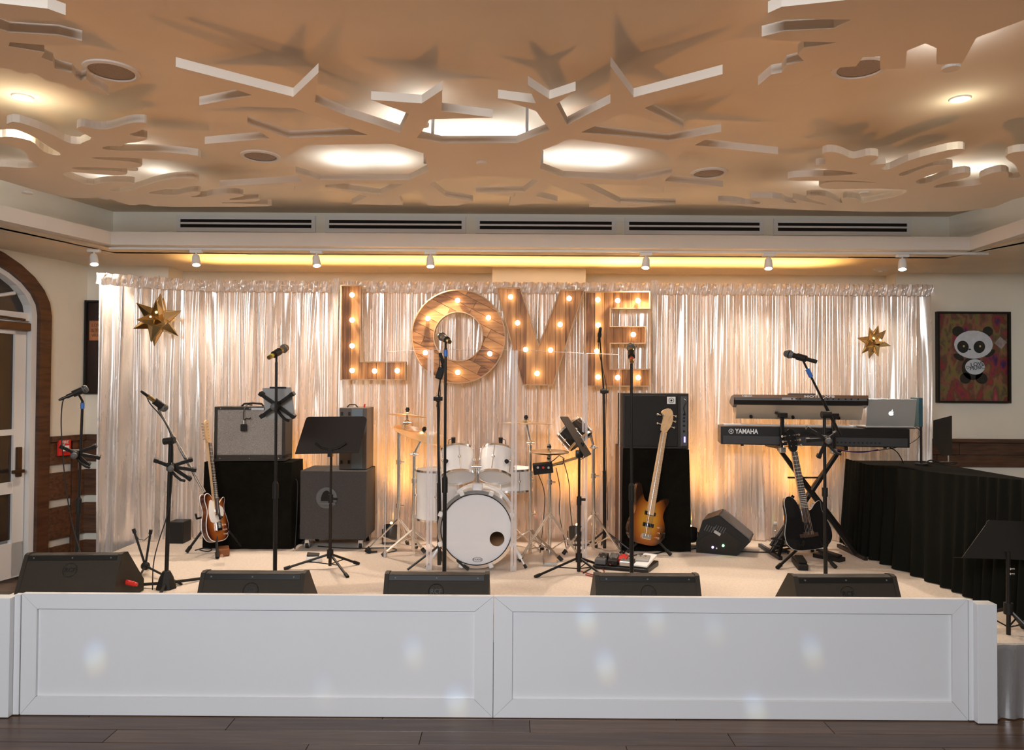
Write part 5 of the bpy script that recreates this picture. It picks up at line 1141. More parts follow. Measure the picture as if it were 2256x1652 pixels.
obj('jack_cable', Bm().tube([(cx + W / 2 - .04, d2 + .01, kz + H * .9), (cx + W / 2 - .03, d2 - .02, kz + H * .86), (cx + W / 2 - .052, d2 - .01, kz + H * .74), (cx + W / 2 - .035, d2 + .0, kz + H * .62)], .004, 6), M['cable'], t, 60)
solo('case_panel', Bm().box((P(1362, 1100, 6.2).x, 6.15, ST + .42), (.03, .25, .84), bev=.003), mat('brown_board', (.10, .045, .02), .6), 'narrow brown wooden case edge left of the tall cloth-covered box', 'case', (P(1362, 1100, 6.2).x, 6.15, ST))
# ================================================================== drum kit
dz = lambda x, y: (820 + x / 3.514, 860 + y / 3.514)
def drum(t, name, c, ax, r, L, mm='drumwhite', head='drumhead', lugs=6, hoop=True, lug_m='chrome', hm='chrome', n=40, both=True):
    ax = Vector(ax).normalized(); c = Vector(c)
    sh = obj(name, Bm().lathe([(r * .985, -L / 2), (r, -L / 2), (r, L / 2), (r * .985, L / 2), (r * .985, -L / 2)], c, ax, n), M[mm], t, 40)
    for s in ((-1, 1) if both else (1,)):
        obj('drumhead', Bm().lathe([(0, s * (L / 2 + .002)), (r * .985, s * (L / 2 + .001)), (r * .985, s * (L / 2 - .003)), (0, s * (L / 2 - .003))], c, ax, n), M[head], t)
        if hoop: obj('hoop', Bm().lathe([(r * .97, s * (L / 2 - .004)), (r * 1.03, s * (L / 2 - .004)), (r * 1.03, s * (L / 2 + .012)), (r * .97, s * (L / 2 + .012)), (r * .97, s * (L / 2 - .004))], c, ax, n), M[hm], t, 40)
    q = ax.to_track_quat('Z', 'Y').to_matrix()
    for k in range(lugs):
        a = 2 * PI * (k + .5) / lugs; d = q @ Vector((math.cos(a), math.sin(a), 0))
        b = Bm(); b.cyl(c + d * (r + .010) - ax * L * .47, c + d * (r + .010) + ax * L * .47, .0035, n=6).sph(c + d * (r + .008), .014, n=8); obj('lug', b, M[lug_m], sh, 60)
    return sh
# bass drum
kc = P(1049.5, 1166, 5.36); kr = .272; kx = Vector((0, -1, 0.0)); kc.z = ST + kr + .018
t = thing('bass_drum', 'large white bass drum with a round port hole, in the middle of the stage', 'drum', (kc.x, 5.55, ST))
K = Vector((kc.x, 5.57, kc.z)); LK_ = .40
obj('shell', Bm().lathe([(kr - .012, -LK_ / 2), (kr - .006, -LK_ / 2), (kr - .006, LK_ / 2), (kr - .012, LK_ / 2), (kr - .012, -LK_ / 2)], K, kx, 64), M['drumwhite'], t, 40)
for s in (-1, 1): obj('hoop', Bm().lathe([(kr - .016, s * LK_ / 2 - .018), (kr + .008, s * LK_ / 2 - .018), (kr + .008, s * LK_ / 2 + .018), (kr - .016, s * LK_ / 2 + .018), (kr - .016, s * LK_ / 2 - .018)], K, kx, 64), M['chrome'] if s > 0 else M['drumwhite'], t, 40)
# resonant head with a port hole
def head_with_hole(hc, hr):
    b = Bm(); y = K.y - LK_ / 2 - .004; n = 64; R_ = kr - .014; o = []; i_ = []
    for k in range(n):
        a = 2 * PI * k / n; o.append(b._v((K.x + R_ * math.cos(a), y, K.z + R_ * math.sin(a)))); i_.append(b._v((K.x + hc[0] + hr * math.cos(a), y, K.z + hc[1] + hr * math.sin(a))))
    for k in range(n): b.b.faces.new((o[k], o[(k + 1) % n], i_[(k + 1) % n], i_[k]))
    return b
hx_, hz_ = (1094.6 - 1049.5) / 304.0, -(1184 - 1163) / 304.0 + .0
hd_ = obj('front_head', head_with_hole((hx_, hz_), .054), M['drumhead'], t)
obj('port_ring', Bm().tube([(K.x + hx_ + .055 * math.cos(a), K.y - LK_ / 2 - .005, K.z + hz_ + .055 * math.sin(a)) for a in [2 * PI * k / 32 for k in range(33)]], .0025, 6), M['drumhead'], hd_)
obj('batter_head', Bm().lathe([(0, -LK_ / 2 - .002), (kr - .016, -LK_ / 2 - .002), (kr - .016, -LK_ / 2 + .002), (0, -LK_ / 2 + .002)], K, kx, 48), mat('amber_head', (.62, .30, .12), .5), t)
obj('claw_ring', Bm().tube([(K.x + (kr - .018) * math.cos(a), K.y - LK_ / 2 - .019, K.z + (kr - .018) * math.sin(a)) for a in [2 * PI * k / 64 for k in range(65)]], .004, 6), M['black'], t)
for k in range(8):
    a = 2 * PI * (k + .5) / 8; d = Vector((math.cos(a), 0, math.sin(a))); b = Bm(); m_ = d.to_track_quat('X', 'Z').to_matrix().to_4x4()
    p = K + d * (kr + .006) + Vector((0, -LK_ / 2 - .004, 0)); b.M = Tr(p) @ Matrix.Rotation(-a, 4, 'Y'); b.box((0, -.004, 0), (.034, .042, .034), bev=.006); cw = obj('claw', b, M['drumwhite'], t)
    b = Bm(); b.cyl(p, p + Vector((0, .12, 0)), .004, n=6); obj('tension_rod', b, M['chrome'], cw)
q = P(1052, 1228, K.y - LK_ / 2 - .006)
text_at('head_lettering', 'EVANS', .022, Tr(q.x, K.y - LK_ / 2 - .0055, K.z - kr * .80), M['black'], hd_)
obj('lettering_ring', Bm().tube([(q.x + .036 * math.cos(a), K.y - LK_ / 2 - .005, K.z - kr * .80 + .016 * math.sin(a)) for a in [2 * PI * k / 24 for k in range(25)]], .0010, 4), M['black'], hd_)
for s, pxl in ((-1, (946, 1232)), (1, (1160, 1256))):
    f = Vector((K.x + s * .36, K.y - LK_ / 2 + .02, ST + .008)); a0 = K + Vector((s * (kr * .92), -.13, -.10))
    sp = obj('spur', Bm().cyl(a0, f.lerp(a0, .35), .015, n=12).cyl(f.lerp(a0, .4), f, .006, n=8), M['drumwhite'], t, 40); obj('rubber_tip', Bm().cyl(f + (a0 - f).normalized() * .03, f, .010, .012, n=10), M['black'], sp)
obj('tom_bracket', Bm().box((K.x, K.y - .06, K.z + kr + .012), (.075, .09, .055), bev=.010), M['drumwhite'], t)
pt_ = P(1049, 1028, K.y - .06); mt_ = Vector((K.x, K.y - .06, pt_.z))
obj('tom_post', Bm().cyl((K.x, K.y - .06, K.z + kr), mt_, .0125, n=14), M['chrome'], t, 40)
obj('tom_arm', Bm().cyl(mt_ + Vector((-.085, 0, 0)), mt_ + Vector((.085, 0, 0)), .015, n=12).sph(mt_ + Vector((-.06, 0, .0)), .022, n=10).sph(mt_ + Vector((.06, 0, 0)), .022, n=10), M['chrome'], t, 60)
# toms
for px, py, s, lb in ((1008, 1022, -1, 'white rack tom on the left above the bass drum'), (1094, 1022, 1, 'white rack tom on the right above the bass drum')):
    c = P(px, py, 5.58); tt = thing('tom_drum', lb, 'drum', c, 'white rack toms')
    drum(tt, 'shell', c, (s * .10, .50, .86), .125, .20, lugs=6, n=36)
    obj('badge', Bm().sph(c + Vector((s * .075, -.105, .03)), .017, sy=.35, n=12), M['black'], tt)
    obj('mount_arm', Bm().cyl(c + Vector((-s * .11, -.03, 0)), mt_ + Vector((s * .06, 0, .0)), .009, n=10), M['chrome'], tt)
    e = c + Vector((s * .03, -.01, .14)); mm_ = thing('clip_microphone', 'black clip-on microphone above the %s rack tom' % ('left' if s < 0 else 'right'), 'microphone', e)
    obj('body', Bm().cyl(e + Vector((0, 0, -.05)), e + Vector((0, -.02, .06)), .013, .016, n=12), M['black'], mm_, 40); obj('clamp', Bm().box(e + Vector((0, .01, -.055)), (.03, .04, .05), bev=.004), M['black'], mm_)
    obj('cable', Bm().tube([e + Vector((0, 0, .055)), e + Vector((s * .035, 0, .04)), e + Vector((s * .04, 0, -.03)), e + Vector((s * .02, .01, -.12))], .0028, 6), M['cable'], mm_, 60)
# floor tom and snare
c = P(966, 1088, 5.86); tt = thing('floor_tom', 'white floor tom standing left behind the bass drum', 'drum', (c.x, c.y, ST))
c.z = (P(966, 1036, 5.86).z + P(966, 1139, 5.86).z) / 2; Lt = P(966, 1036, 5.86).z - P(966, 1139, 5.86).z
drum(tt, 'shell', c, (0, 0, 1), .175, Lt, lugs=6)
for a in (200, 320, 80):
    a = math.radians(a); p = c + Vector((.19 * math.cos(a), .19 * math.sin(a), 0)); obj('leg', Bm().cyl(p + Vector((0, 0, .05)), (p.x, p.y, ST + .01), .006, n=8).cyl((p.x, p.y, ST + .03), (p.x, p.y, ST), .012, n=8), M['chrome'], tt)
c = P(1124, 1053, 5.95); c.z = (P(1124, 1033, 5.95).z + P(1124, 1076, 5.95).z) / 2; tt = thing('snare_drum', 'white snare drum behind the right rack tom', 'drum', (c.x, c.y, ST))
drum(tt, 'shell', c, (0, 0, 1), .178, .155, lugs=8); obj('stand_post', Bm().cyl((c.x, c.y, ST + .02), (c.x, c.y, c.z - .09), .011, n=12), M['chrome'], tt, 40)
for a in (250, 10, 130):
    a = math.radians(a); obj('leg', Bm().cyl((c.x, c.y, ST + .22), (c.x + .24 * math.cos(a), c.y + .20 * math.sin(a), ST + .006), .007, n=8), M['chrome'], tt)
    obj('basket_arm', Bm().cyl((c.x, c.y, c.z - .14), c + Vector((.17 * math.cos(a), .17 * math.sin(a), -.085)), .006, n=8), M['chrome'], tt)
# stands
def cym(t, c, ax, r, name='cymbal'):
    return obj(name, Bm().lathe([(0, .022), (r * .06, .021), (r * .14, .012), (r * .20, .004), (r * .5, -.002), (r, -.012), (r, -.0135), (r * .5, -.004), (r * .2, .002), (0, .018)], c, ax, 48), M['brass'], t, 50)
def cym_stand(label, base_px, yb, path, feet_a, cyms, hub_py, grp=None, m='chrome', spread=.26):
    g = P(base_px, 1200, yb); t = thing('cymbal_stand', label, 'cymbal stand', (g.x, yb, ST), grp)
    pts = [Vector((g.x, yb, ST + .03))] + [P(x, y, yb + dy) for x, y, dy in path]
    for i, (a, b_) in enumerate(zip(pts, pts[1:])):
        obj('tube', Bm().cyl(a, b_, .013 - .0025 * i, n=12), M[m], t, 40)
        if i: obj('tilter', Bm().sph(a, .022, n=10).cyl(a + Vector((-.03, -.01, 0)), a + Vector((.035, -.01, 0)), .009, n=8), M[m], t, 60)
    for f in (.35, .72):
        a = pts[0].lerp(pts[1], f); obj('height_collar', Bm().cyl(a - Vector((0, 0, .018)), a + Vector((0, 0, .018)), .019, n=12).cyl(a, a + Vector((.045, -.01, 0)), .007, n=8), M[m], t, 40)
    hz = P(base_px, hub_py, yb).z
    for a in feet_a:
        a = math.radians(a); f = Vector((g.x + spread * math.cos(a), yb + spread * math.sin(a) * .8, ST + .008)); k = Vector((g.x, yb, hz)); dd = (f - k).normalized(); sd = dd.cross(Vector((0, 0, 1))).normalized() * .010
        lg = obj('leg', Bm().cyl(k + sd, f + sd, .0055, n=6).cyl(k - sd, f - sd, .0055, n=6).cyl((g.x, yb, ST + .06), k.lerp(f, .55), .0045, n=6), M[m], t, 40); obj('rubber_foot', Bm().cyl(f - dd * .04, f, .016, n=8), M['black'], lg)
    for (x, y, dy), ax, r in cyms:
        c = P(x, y, yb + dy); ax = Vector(ax).normalized(); cy = cym(t, c, ax, r); obj('wing_nut', Bm().cyl(c, c + ax * .055, .012, n=10).cyl(c + ax * .03, c + ax * .045, .017, n=10), M['blackmetal'], cy, 40)
    return t
cym_stand('chrome cymbal stand with a flat thin cymbal, leftmost of the drum kit', 878, 5.98, [(879, 945, 0), (897, 930, -.02), (897, 913, -.02)], (200, 330, 80), [((896.8, 912.5, -.02), (.08, .10, 1), .155)], 1142)
cym_stand('chrome boom stand with a large tilted crash cymbal left of the toms', 910, 5.86, [(913, 1000, 0), (934, 958, -.02)], (210, 340, 90), [((932, 955, -.02), (.30, -.13, 1), .235)], 1166)
cym_stand('chrome stand with a wide flat ride cymbal right of the toms', 1168, 5.80, [(1168, 975, 0), (1160, 935, 0)], (190, 320, 70), [((1158.6, 930, 0), (.015, .06, 1), .205)], 1166, spread=.31)
t = cym_stand('chrome hi-hat stand with a pair of small cymbals', 1211, 5.74, [(1211, 1000, 0), (1209, 978, 0)], (215, 325, 90), [((1209.9, 999, 0), (0, .07, -1), .152), ((1209.9, 995, 0), (0, .07, 1), .152)], 1128, spread=.29)
obj('pull_rod', Bm().cyl(P(1209, 978, 5.74), P(1209, 935, 5.74), .003, n=6), M['chrome'], t)
obj('foot_board', Bm().box((P(1211, 1200, 5.6).x, 5.62, ST + .035), (.09, .26, .012), Euler((.13, 0, 0))).box((P(1211, 1200, 5.6).x, 5.62, ST + .01), (.10, .28, .012)), M['steel'], t)
t = cym_stand('chrome stand at the right of the kit carrying the small dark drum', 1307, 5.92, [(1307, 985, 0), (1300, 950, -.02)], (200, 330, 80), [], 1130)
c = P(1266, 956, 5.86); tt = thing('electronic_drum', 'small dark tilted drum behind the edge-on music stand', 'drum', c)
drum(tt, 'shell', c, (-.30, .42, .80) if False else (-.62, .25, .72), .115, .135, 'blackgloss', 'black', 6, n=32)
obj('mount', Bm().cyl(c + Vector((.05, 0, -.05)), P(1303, 958, 5.90), .012, n=10), M['chrome'], tt)
# sample module on its post
c = P(1196, 1031, 5.70); tt = thing('sample_module', 'small dark electronic box with cables beside the hi-hat', 'electronic module', c)
obj('case', Bm().box(c, (.15, .09, .075), Euler((.1, -.12, 0)), bev=.006), M['black'], tt)
for k in range(3): obj('knob', Bm().cyl(c + Vector((-.04 + .04 * k, -.05, .01)), c + Vector((-.04 + .04 * k, -.065, .01)), .009, n=10), M['red' if k == 1 else 'steel'], tt)
e = P(1272, 1008, 5.74); obj('mount_bar', Bm().cyl(c, e, .011, n=10), M['brass'], tt)
obj('cable_loop', Bm().tube([c + Vector((.05, -.02, .04)), P(1222, 1012, 5.68), P(1232, 1003, 5.68), P(1243, 1010, 5.68), P(1240, 1022, 5.68), P(1226, 1024, 5.68)], .004, 6), M['cable'], tt, 60)
# overhead microphones behind the shield
def overhead(label, ml, base_px, yb, piv, tip, micd, mtube='blackmetal'):
    g = P(base_px, 1190, yb); t = thing('overhead_stand', label, 'stand', (g.x, yb, ST)); pv = P(*piv, yb); tp = P(*tip, yb - .06)
    obj('pole', Bm().cyl((g.x, yb, ST + .02), (g.x * .6 + pv.x * .4, yb, (ST + pv.z) / 2), .014, n=12).cyl((g.x * .6 + pv.x * .4, yb, (ST + pv.z) / 2), pv, .010, n=12), M[mtube], t, 40)
    obj('boom_arm', Bm().cyl(pv + (pv - tp) * .22, tp, .0065, n=10), M[mtube], t, 40); obj('pivot', Bm().sph(pv, .026, n=12).cyl(pv + Vector((-.03, -.02, 0)), pv + Vector((.035, -.02, 0)), .016, n=10), M['black'], t, 40)
    for a in (210, 330, 90):
        a = math.radians(a); f = Vector((g.x + .25 * math.cos(a), yb + .2 * math.sin(a), ST + .008)); obj('leg', Bm().cyl((g.x, yb, ST + .16), f, .0085, n=8), M[mtube], t, 40)
    d = Vector(micd).normalized(); mm = thing('overhead_microphone', ml, 'microphone', tp); obj('body', Bm().lathe([(0, -.06), (.010, -.06), (.0125, 0), (.0125, .05), (.011, .062), (0, .064)], tp, d, 16), M['black'], mm, 40); obj('clip', Bm().cyl(tp - d * .015, tp + d * .015, .016, n=12), M['black'], mm)
    obj('cable', Bm().tube([tp - d * .06, tp - d * .09 + Vector((0, -.01, -.03)), pv + Vector((.02, -.03, .04)), pv + Vector((.012, -.03, -.3)), Vector((g.x + .02, yb - .03, ST + .25))], .003, 6), M['cable'], mm, 60)
    return t
overhead('black overhead boom stand left behind the drum shield', 'black overhead microphone in front of the lower rim of the letter O', 968, 5.42, (965, 878), (975, 795), (.3, -.1, -1))
obj('tube_holder', Bm().box(P(970, 822, 5.36), (.05, .05, .09), Euler((0, .3, 0)), bev=.008), M['black'], bpy.data.objects['overhead_stand'])
overhead('black overhead boom stand right behind the drum shield', 'small overhead microphone in front of the letter E', 1332, 6.02, (1330, 862), (1321, 738), (.1, -.2, 1))
tr_ = [tuple(P(1337, y, 5.98)) for y in (860, 985, 1060, 1130, 1195)]
# acrylic shield
pan_pts = [((848, 1228), 5.62), ((945, 1256), 5.27), ((1131, 1258), 5.25), ((1287, 1229), 5.62), ((1364, 1216), 5.86)]
bp = [G(x, y, ST) for (x, y), d in pan_pts]
sh = thing('drum_shield', 'folding clear acrylic shield standing round the drum kit', 'shield', (bp[2].x, bp[2].y, ST)); zt_ = P(1040, 771, bp[1].y).z
for i, (a, c) in enumerate(zip(bp, bp[1:])):
    u = (c - a); u.z = 0; L = u.length; u.normalize(); n = Vector((-u.y, u.x, 0)); a2 = a + u * .012; c2 = c - u * .012; zt = zt_ + (0 if i < 3 else -.0); b = Bm()
    vs_ = [b._v(p_ + n * o + Vector((0, 0, z - ST))) for o in (0, .006) for p_, z in ((a2, ST + .004), (c2, ST + .004), (c2, zt), (a2, zt))]
    for ix in ((0, 1, 2, 3), (4, 5, 6, 7), (0, 1, 5, 4), (1, 2, 6, 5), (2, 3, 7, 6), (3, 0, 4, 7)): b.b.faces.new([vs_[k] for k in ix])
    pn = obj('acrylic_panel', b, M['plexi'], sh)
    obj('top_edge', Bm().cyl(Vector((a2.x, a2.y, zt + .002)), Vector((c2.x, c2.y, zt + .002)), .0022, n=4), M['plexiedge'], pn)
for i, a in enumerate(bp):
    if i in (0, 4): obj('side_edge', Bm().box((a.x, a.y, (ST + zt_) / 2), (.007, .007, zt_ - ST - .004)), M['plexiedge'], sh)
    else:
        for s in (-1, 1): obj('hinge_strip', Bm().box((a.x + s * .012, a.y - .002, (ST + zt_) / 2), (.019, .006, zt_ - ST - .004)), M['plexiedge'], sh)
    obj('hinge_foot', Bm().box((a.x, a.y + .02, ST + .02), (.022, .06, .04), bev=.004), M['plexiedge'], sh)
# ================================================================== keyboards
yk = 5.78
KR = 11
def keyboard(label, a, b_, zt, H, D, tilt, lower):
    cx = (a + b_) / 2; W = b_ - a; t = thing('keyboard', label, 'keyboard', (cx, yk, zt - H)); B_ = Tr(cx, yk, zt) @ Rz(-KR); R = B_ @ Rx(tilt); W *= .965
    if lower:
        b = Bm(); b.M = R; b.box((0, D / 2, -H / 2), (W, D, H), bev=.004); bo = obj('body', b, M['blackmetal'], t)
        b = Bm(); b.M = R; b.box((-.0, -.001, -H * .73), (W - .03, .006, H * .46), bev=.002); pn = obj('rear_panel', b, M['grey'] if False else mat('panel_black', (.035, .034, .034), .5), t)
        em = B_ @ Tr(-W / 2 + .078, -.003, -H * .27) @ Rx(tilt)
        b = Bm(); b.M = em; b.tube([(.018 * math.cos(k), 0, .018 * math.sin(k)) for k in [2 * PI * i / 24 for i in range(25)]], .0016, 5)
        for k in range(3):
            an = math.radians(90 + 60 * k); b.cyl((-.016 * math.cos(an), 0, -.016 * math.sin(an)), (.016 * math.cos(an), 0, .016 * math.sin(an)), .0013, n=5)
        obj('emblem', b, M['white'], bo); text_at('lettering', 'YAMAHA', .052, B_ @ Tr(-W / 2 + .195, -.004, -H * .27) @ Rx(tilt), M['white'], bo, bold=.0014, sx=.80)
        for k in range(14): b = Bm(); b.M = R; x = W * (.06 + .022 * k); b.cyl((x, -.003, -H * .78), (x, -.010, -H * .78), .006, n=8); obj('socket', b, M['black'], pn)
        for x in (-W * .38, W * .38, W * .1): b = Bm(); b.M = R; b.cyl((x, .03, -H), (x, .03, -H - .012), .012, n=10); obj('rubber_foot', b, M['black'], t)
        # keys on the far side
        b = Bm(); b.M = R; b.box((-.02, D - .07, .004), (W - .12, .13, .010)); obj('keys', b, M['white'], t)['kind'] = 'stuff'
    else:
        prof = [(0, 0), (0, -.040), (.012, -.075), (.10, -.095), (D, -.050), (D, -.03), (D * .6, .0)]
        b = Bm(); b.M = R; b.prism([(-z_ * 0 + y, z_) for y, z_ in prof], W, Matrix(((0, 0, 1, -W / 2), (1, 0, 0, 0), (0, 1, 0, 0), (0, 0, 0, 1)))); bo = obj('body', b, M['blackmetal'], t)
        b = Bm(); b.M = R; b.box((0, -.001, -.012), (W - .002, .006, .024)); bn = obj('brand_band', b, mat('bronze_band', (.20, .10, .05), .4, .3), t)
        text_at('lettering', 'YAMAHA', .021, B_ @ Tr(-W / 2 + .10, -.0058, -.012) @ Rx(tilt), M['white'], bn, sx=.9, bold=.0004)
        text_at('model_lettering', 'MOTIF XF8', .024, B_ @ Tr(.14, -.0058, -.012) @ Rx(tilt), M['white'], bn, sx=1.9, bold=.0004)
        b = Bm(); b.M = R; b.box((.0, -.001, -.034), (W - .02, .004, .018)); pn = obj('rear_panel', b, M['grey'], t)
        for x in (-.06, -.03, 0, .16, .20, .24, .28, .33, .37, .42): b = Bm(); b.M = R; b.cyl((x, -.003, -.030), (x, -.008, -.030), .006, n=8); obj('socket', b, M['black'], pn)
        b = Bm(); b.M = R; b.box((-.08, -.004, -.030), (.11, .003, .018)); obj('printed_label', b, M['greytext'], pn)
        # sheet metal base showing below, tipped towards the hall
        b = Bm(); b.M = R; b.prism([(.004, -.044), (.115, -.185), (.36, -.10), (.36, -.06)], W - .05, Matrix(((0, 0, 1, -W / 2 + .025), (1, 0, 0, 0), (0, 1, 0, 0), (0, 0, 0, 1)))); bs = obj('base_plate', b, M['keysunder'], t)
        for x in (-W * .36, -.04, W * .30): b = Bm(); b.M = R; b.cyl((x, .09, -.165), (x, .075, -.175), .012, n=10); obj('rubber_foot', b, M['black'], bs)
        b = Bm(); b.M = R; b.box((.02, .05, .008), (.20, .05, .012)); obj('display', b, M['grey'], t)
        b = Bm(); b.M = R; b.box((0, D - .10, .002), (W - .12, .13, .012)); obj('keys', b, M['white'], t)['kind'] = 'stuff'
    return t
ka = P(1617, 868, yk); kb = P(1908, 868, yk); keyboard('upper black synthesizer with a warm metal underside, above the longer keyboard', ka.x, kb.x, ka.z - .004, .1, .36, -4, False)
la = P(1588, 940, yk); lb_ = P(1995, 944, yk); zl = P(1790, 942, yk).z; keyboard('long black keyboard with large white lettering, below the synthesizer', la.x, lb_.x, zl, .142, .33, 0, True)
t = thing('keyboard_stand', 'black crossed-leg keyboard stand with two tiers', 'keyboard stand', (P(1780, 1200, 5.9).x, 5.9, ST))
def bar(p, q, w_=.03, h=.03, nm='tube', mm='blackmetal'):
    p, q = Vector(p), Vector(q); d = q - p; b = Bm(); m_ = d.to_track_quat('Z', 'Y').to_matrix().to_4x4(); b.M = Tr((p + q) / 2) @ m_; b.box((0, 0, 0), (w_, h, d.length), bev=.004); return obj(nm, b, M[mm], t)
zlow = zl - .142
for yy, o in ((5.86, 0), (6.10, 1)):
    bar(P(1716, 988, yy), G(1884, 1236, ST + .02) * 0 + Vector((P(1884, 1200, yy).x, yy, ST + .02)), nm='leg'); bar(P(1852, 988, yy + .035), Vector((P(1702, 1200, yy).x, yy + .035, ST + .02)), nm='leg')
for px in (1702, 1884): x = P(px, 1200, 5.9).x; bar((x, 5.72, ST + .015), (x, 6.2, ST + .015), nm='foot_bar')
for px in (1716, 1852): x = P(px, 990, 5.86).x; bar((x, 5.76, zlow - .016), (x, 6.14, zlow - .016), nm='support_arm')
for px in (1723, 1836):
    x = P(px, 960, 5.745).x; yp = 5.745 - (x - (ka.x + kb.x) / 2) * .19 - .02; x = P(px, 960, yp).x; bar((x, yp, zlow - .02), (x, yp, ka.z - .145), .028, .022, 'tier_post'); bar((x - .0, yp - .01, ka.z - .155), (x, yp + .34, ka.z - .13), .026, .02, 'tier_arm')
    obj('tier_clamp', Bm().box((x, yp - .01, ka.z - .160), (.065, .05, .04), bev=.006), M['black'], t); obj('end_cap', Bm().box((x, yp, zlow - .03), (.045, .045, .04), bev=.006), M['steel'], t)
bar(P(1735, 1052, 5.98), P(1820, 1052, 5.98), .014, .014, 'cross_brace'); obj('pivot_bolt', Bm().cyl(P(1784, 1092, 5.83), P(1784, 1092, 6.15), .012, n=12), M['black'], t)
# laptop
yl = 5.70; la_ = P(1913, 880, yl); lb2 = P(2021, 880, yl); zb_ = zl + .004; Wl = lb2.x - la_.x; cx = (la_.x + lb2.x) / 2
t = thing('laptop', 'silver laptop with a glowing white emblem, on the right end of the long keyboard', 'laptop', (cx, yl + .14, zb_))
obj('base', Bm().box((cx, yl + .15, zb_ + .006), (Wl, .23, .010), bev=.002), M['silver'], t)
b = Bm(); b.M = Tr(cx, yl + .045, zb_ + .012) @ Rx(10); Hs = P(1960, 879, yl).z - zb_ - .008; b.box((0, 0, Hs / 2), (Wl, .006, Hs), bev=.003); lid = obj('lid', b, M['silver'], t)
def fruit():
    b = Bm(); pts = []
    for k in range(28):
        a = 2 * PI * k / 28; r = .017 * (1 + .07 * math.cos(2 * a)) ; x = r * math.cos(a); z = .0165 * math.sin(a) - (.0035 * math.exp(-(x / .006) ** 2) if math.sin(a) > 0 else -.0018 * math.exp(-(x / .005) ** 2))
        if x > .012 and abs(z - .002) < .011: x = .0185 - math.sqrt(max(0, .0105 ** 2 - (z - .002) ** 2)) * .62
        pts.append((x, z))
    b.prism(pts, .001, Rx(90)); lf = [(.001, .0165), (.002, .023), (.007, .0265), (.0075, .021), (.004, .0175)]; b.prism(lf, .001, Rx(90)); return b
b = fruit(); bmesh.ops.transform(b.b, matrix=Tr(cx, yl + .045, zb_ + .012) @ Rx(10) @ Tr(0, -.0035, Hs / 2 - .005) @ Matrix.Scale(1.1, 4), verts=b.b.verts); obj('lid_emblem', b, M['logo'], lid)
b = Bm(); b.M = Tr(cx, yl + .045, zb_ + .012) @ Rx(10); b.box((0, .0045, Hs / 2), (Wl - .02, .002, Hs - .02)); obj('screen', b, mat('screen', (.02, .03, .04), .2, emit=(.5, .7, .9), es=.4), lid)
solo('laptop_shelf', Bm().box((cx - .005, yl + .12, zb_ + .0005 - .0022), (Wl + .03, .26, .003)), M['black'], 'thin black shelf under the silver laptop', 'shelf', (cx, yl + .12, zb_ - .002))
# ================================================================== skirted table at right
TP = [(2.86, 6.38), (2.80, 5.86), (2.90, 4.85), (2.95, 4.25), (2.97, 3.90)]
def talong(u):
    k = u * (len(TP) - 1); i = min(int(k), len(TP) - 2); f = k - i; a, c = Vector(TP[i]), Vector(TP[i + 1]); return a.lerp(c, f)
def tz(u): return 1.105 + .115 * max(0, u - .25) / .75
b = pleated(0, 1, 0, 1, ST + .006, tz, 26, .020, nz=12, seed=11, along=talong, flare=.5)
t = thing('skirted_table', 'long table hidden under a pleated black velvet skirt at the right of the stage', 'table', (3.2, 5.2, ST))
obj('table_skirt', b, M['velvet'], t, 50)
obj('tabletop', Bm().prism([(2.88, 6.36), (2.83, 5.88), (2.93, 4.87), (2.98, 4.25), (3.0, 3.92), (3.56, 3.92), (3.52, 6.36)], .02, Tr(0, 0, 1.07)), M['blackcloth'], t)
for x, y in ((3.05, 6.2), (3.4, 6.2), (3.1, 4.2), (3.45, 4.2)): obj('leg', Bm().cyl((x, y, ST), (x, y, 1.07), .016, n=8), M['steel'], t)
# things on the table
def on_table(px, d): p = P(px, 1020, d); return Vector((p.x, d, 1.092))
p = on_table(2090, 6.10); a = [P(2056, 926, 6.05), P(2094, 916, 6.2), P(2094, 1003, 6.2), P(2076, 1005, 6.12), P(2055, 975, 6.05)]
t = thing('small_music_panel', 'small black panel on a thin stalk above the skirted table', 'stand', p)
b = Bm(); f0 = [b._v(q) for q in a]; f1 = [b._v(q + Vector((.02, .012, 0))) for q in a]; b.b.faces.new(f0); b.b.faces.new(f1[::-1])
for k in range(5): b.b.faces.new((f0[k], f0[(k + 1) % 5], f1[(k + 1) % 5], f1[k]))
obj('panel', b, M['black'], t); q = P(2089, 1003, 6.18)
obj('stalk', Bm().cyl((q.x, 6.18, 1.092), (q.x, 6.18, q.z), .006, n=8), M['chrome'], t); obj('foot_plate', Bm().box((q.x - .02, 6.18, 1.097), (.14, .10, .012), bev=.004), M['black'], t)
p = P(2029, 940, 6.0); t = thing('tablet', 'slim teal-edged tablet on a black rod beside the silver laptop', 'tablet', (p.x, 6.0, 1.092))
a, c = P(2022, 876, 6.0), P(2034, 940, 6.0); obj('case', Bm().box(((a.x + c.x) / 2, 6.06, (a.z + c.z) / 2), (.034, .16, a.z - c.z), Euler((0, 0, -.12)), bev=.004), mat('teal_case', (.03, .10, .12), .4), t)
obj('rod', Bm().cyl((p.x, 6.0, 1.092), (p.x, 6.0, c.z), .009, n=10), M['blackmetal'], t, 40); obj('foot', Bm().cyl((p.x, 6.0, 1.092), (p.x, 6.0, 1.105), .05, n=16), M['black'], t, 40)
def cable(pts, r, m, label, name='cable', loc=None):
    pts = smooth_poly([tuple(v) for v in pts], 2, False); return solo(name, Bm().tube(pts, r, 6), M[m], label, 'cable', loc or pts[0], sm=60)
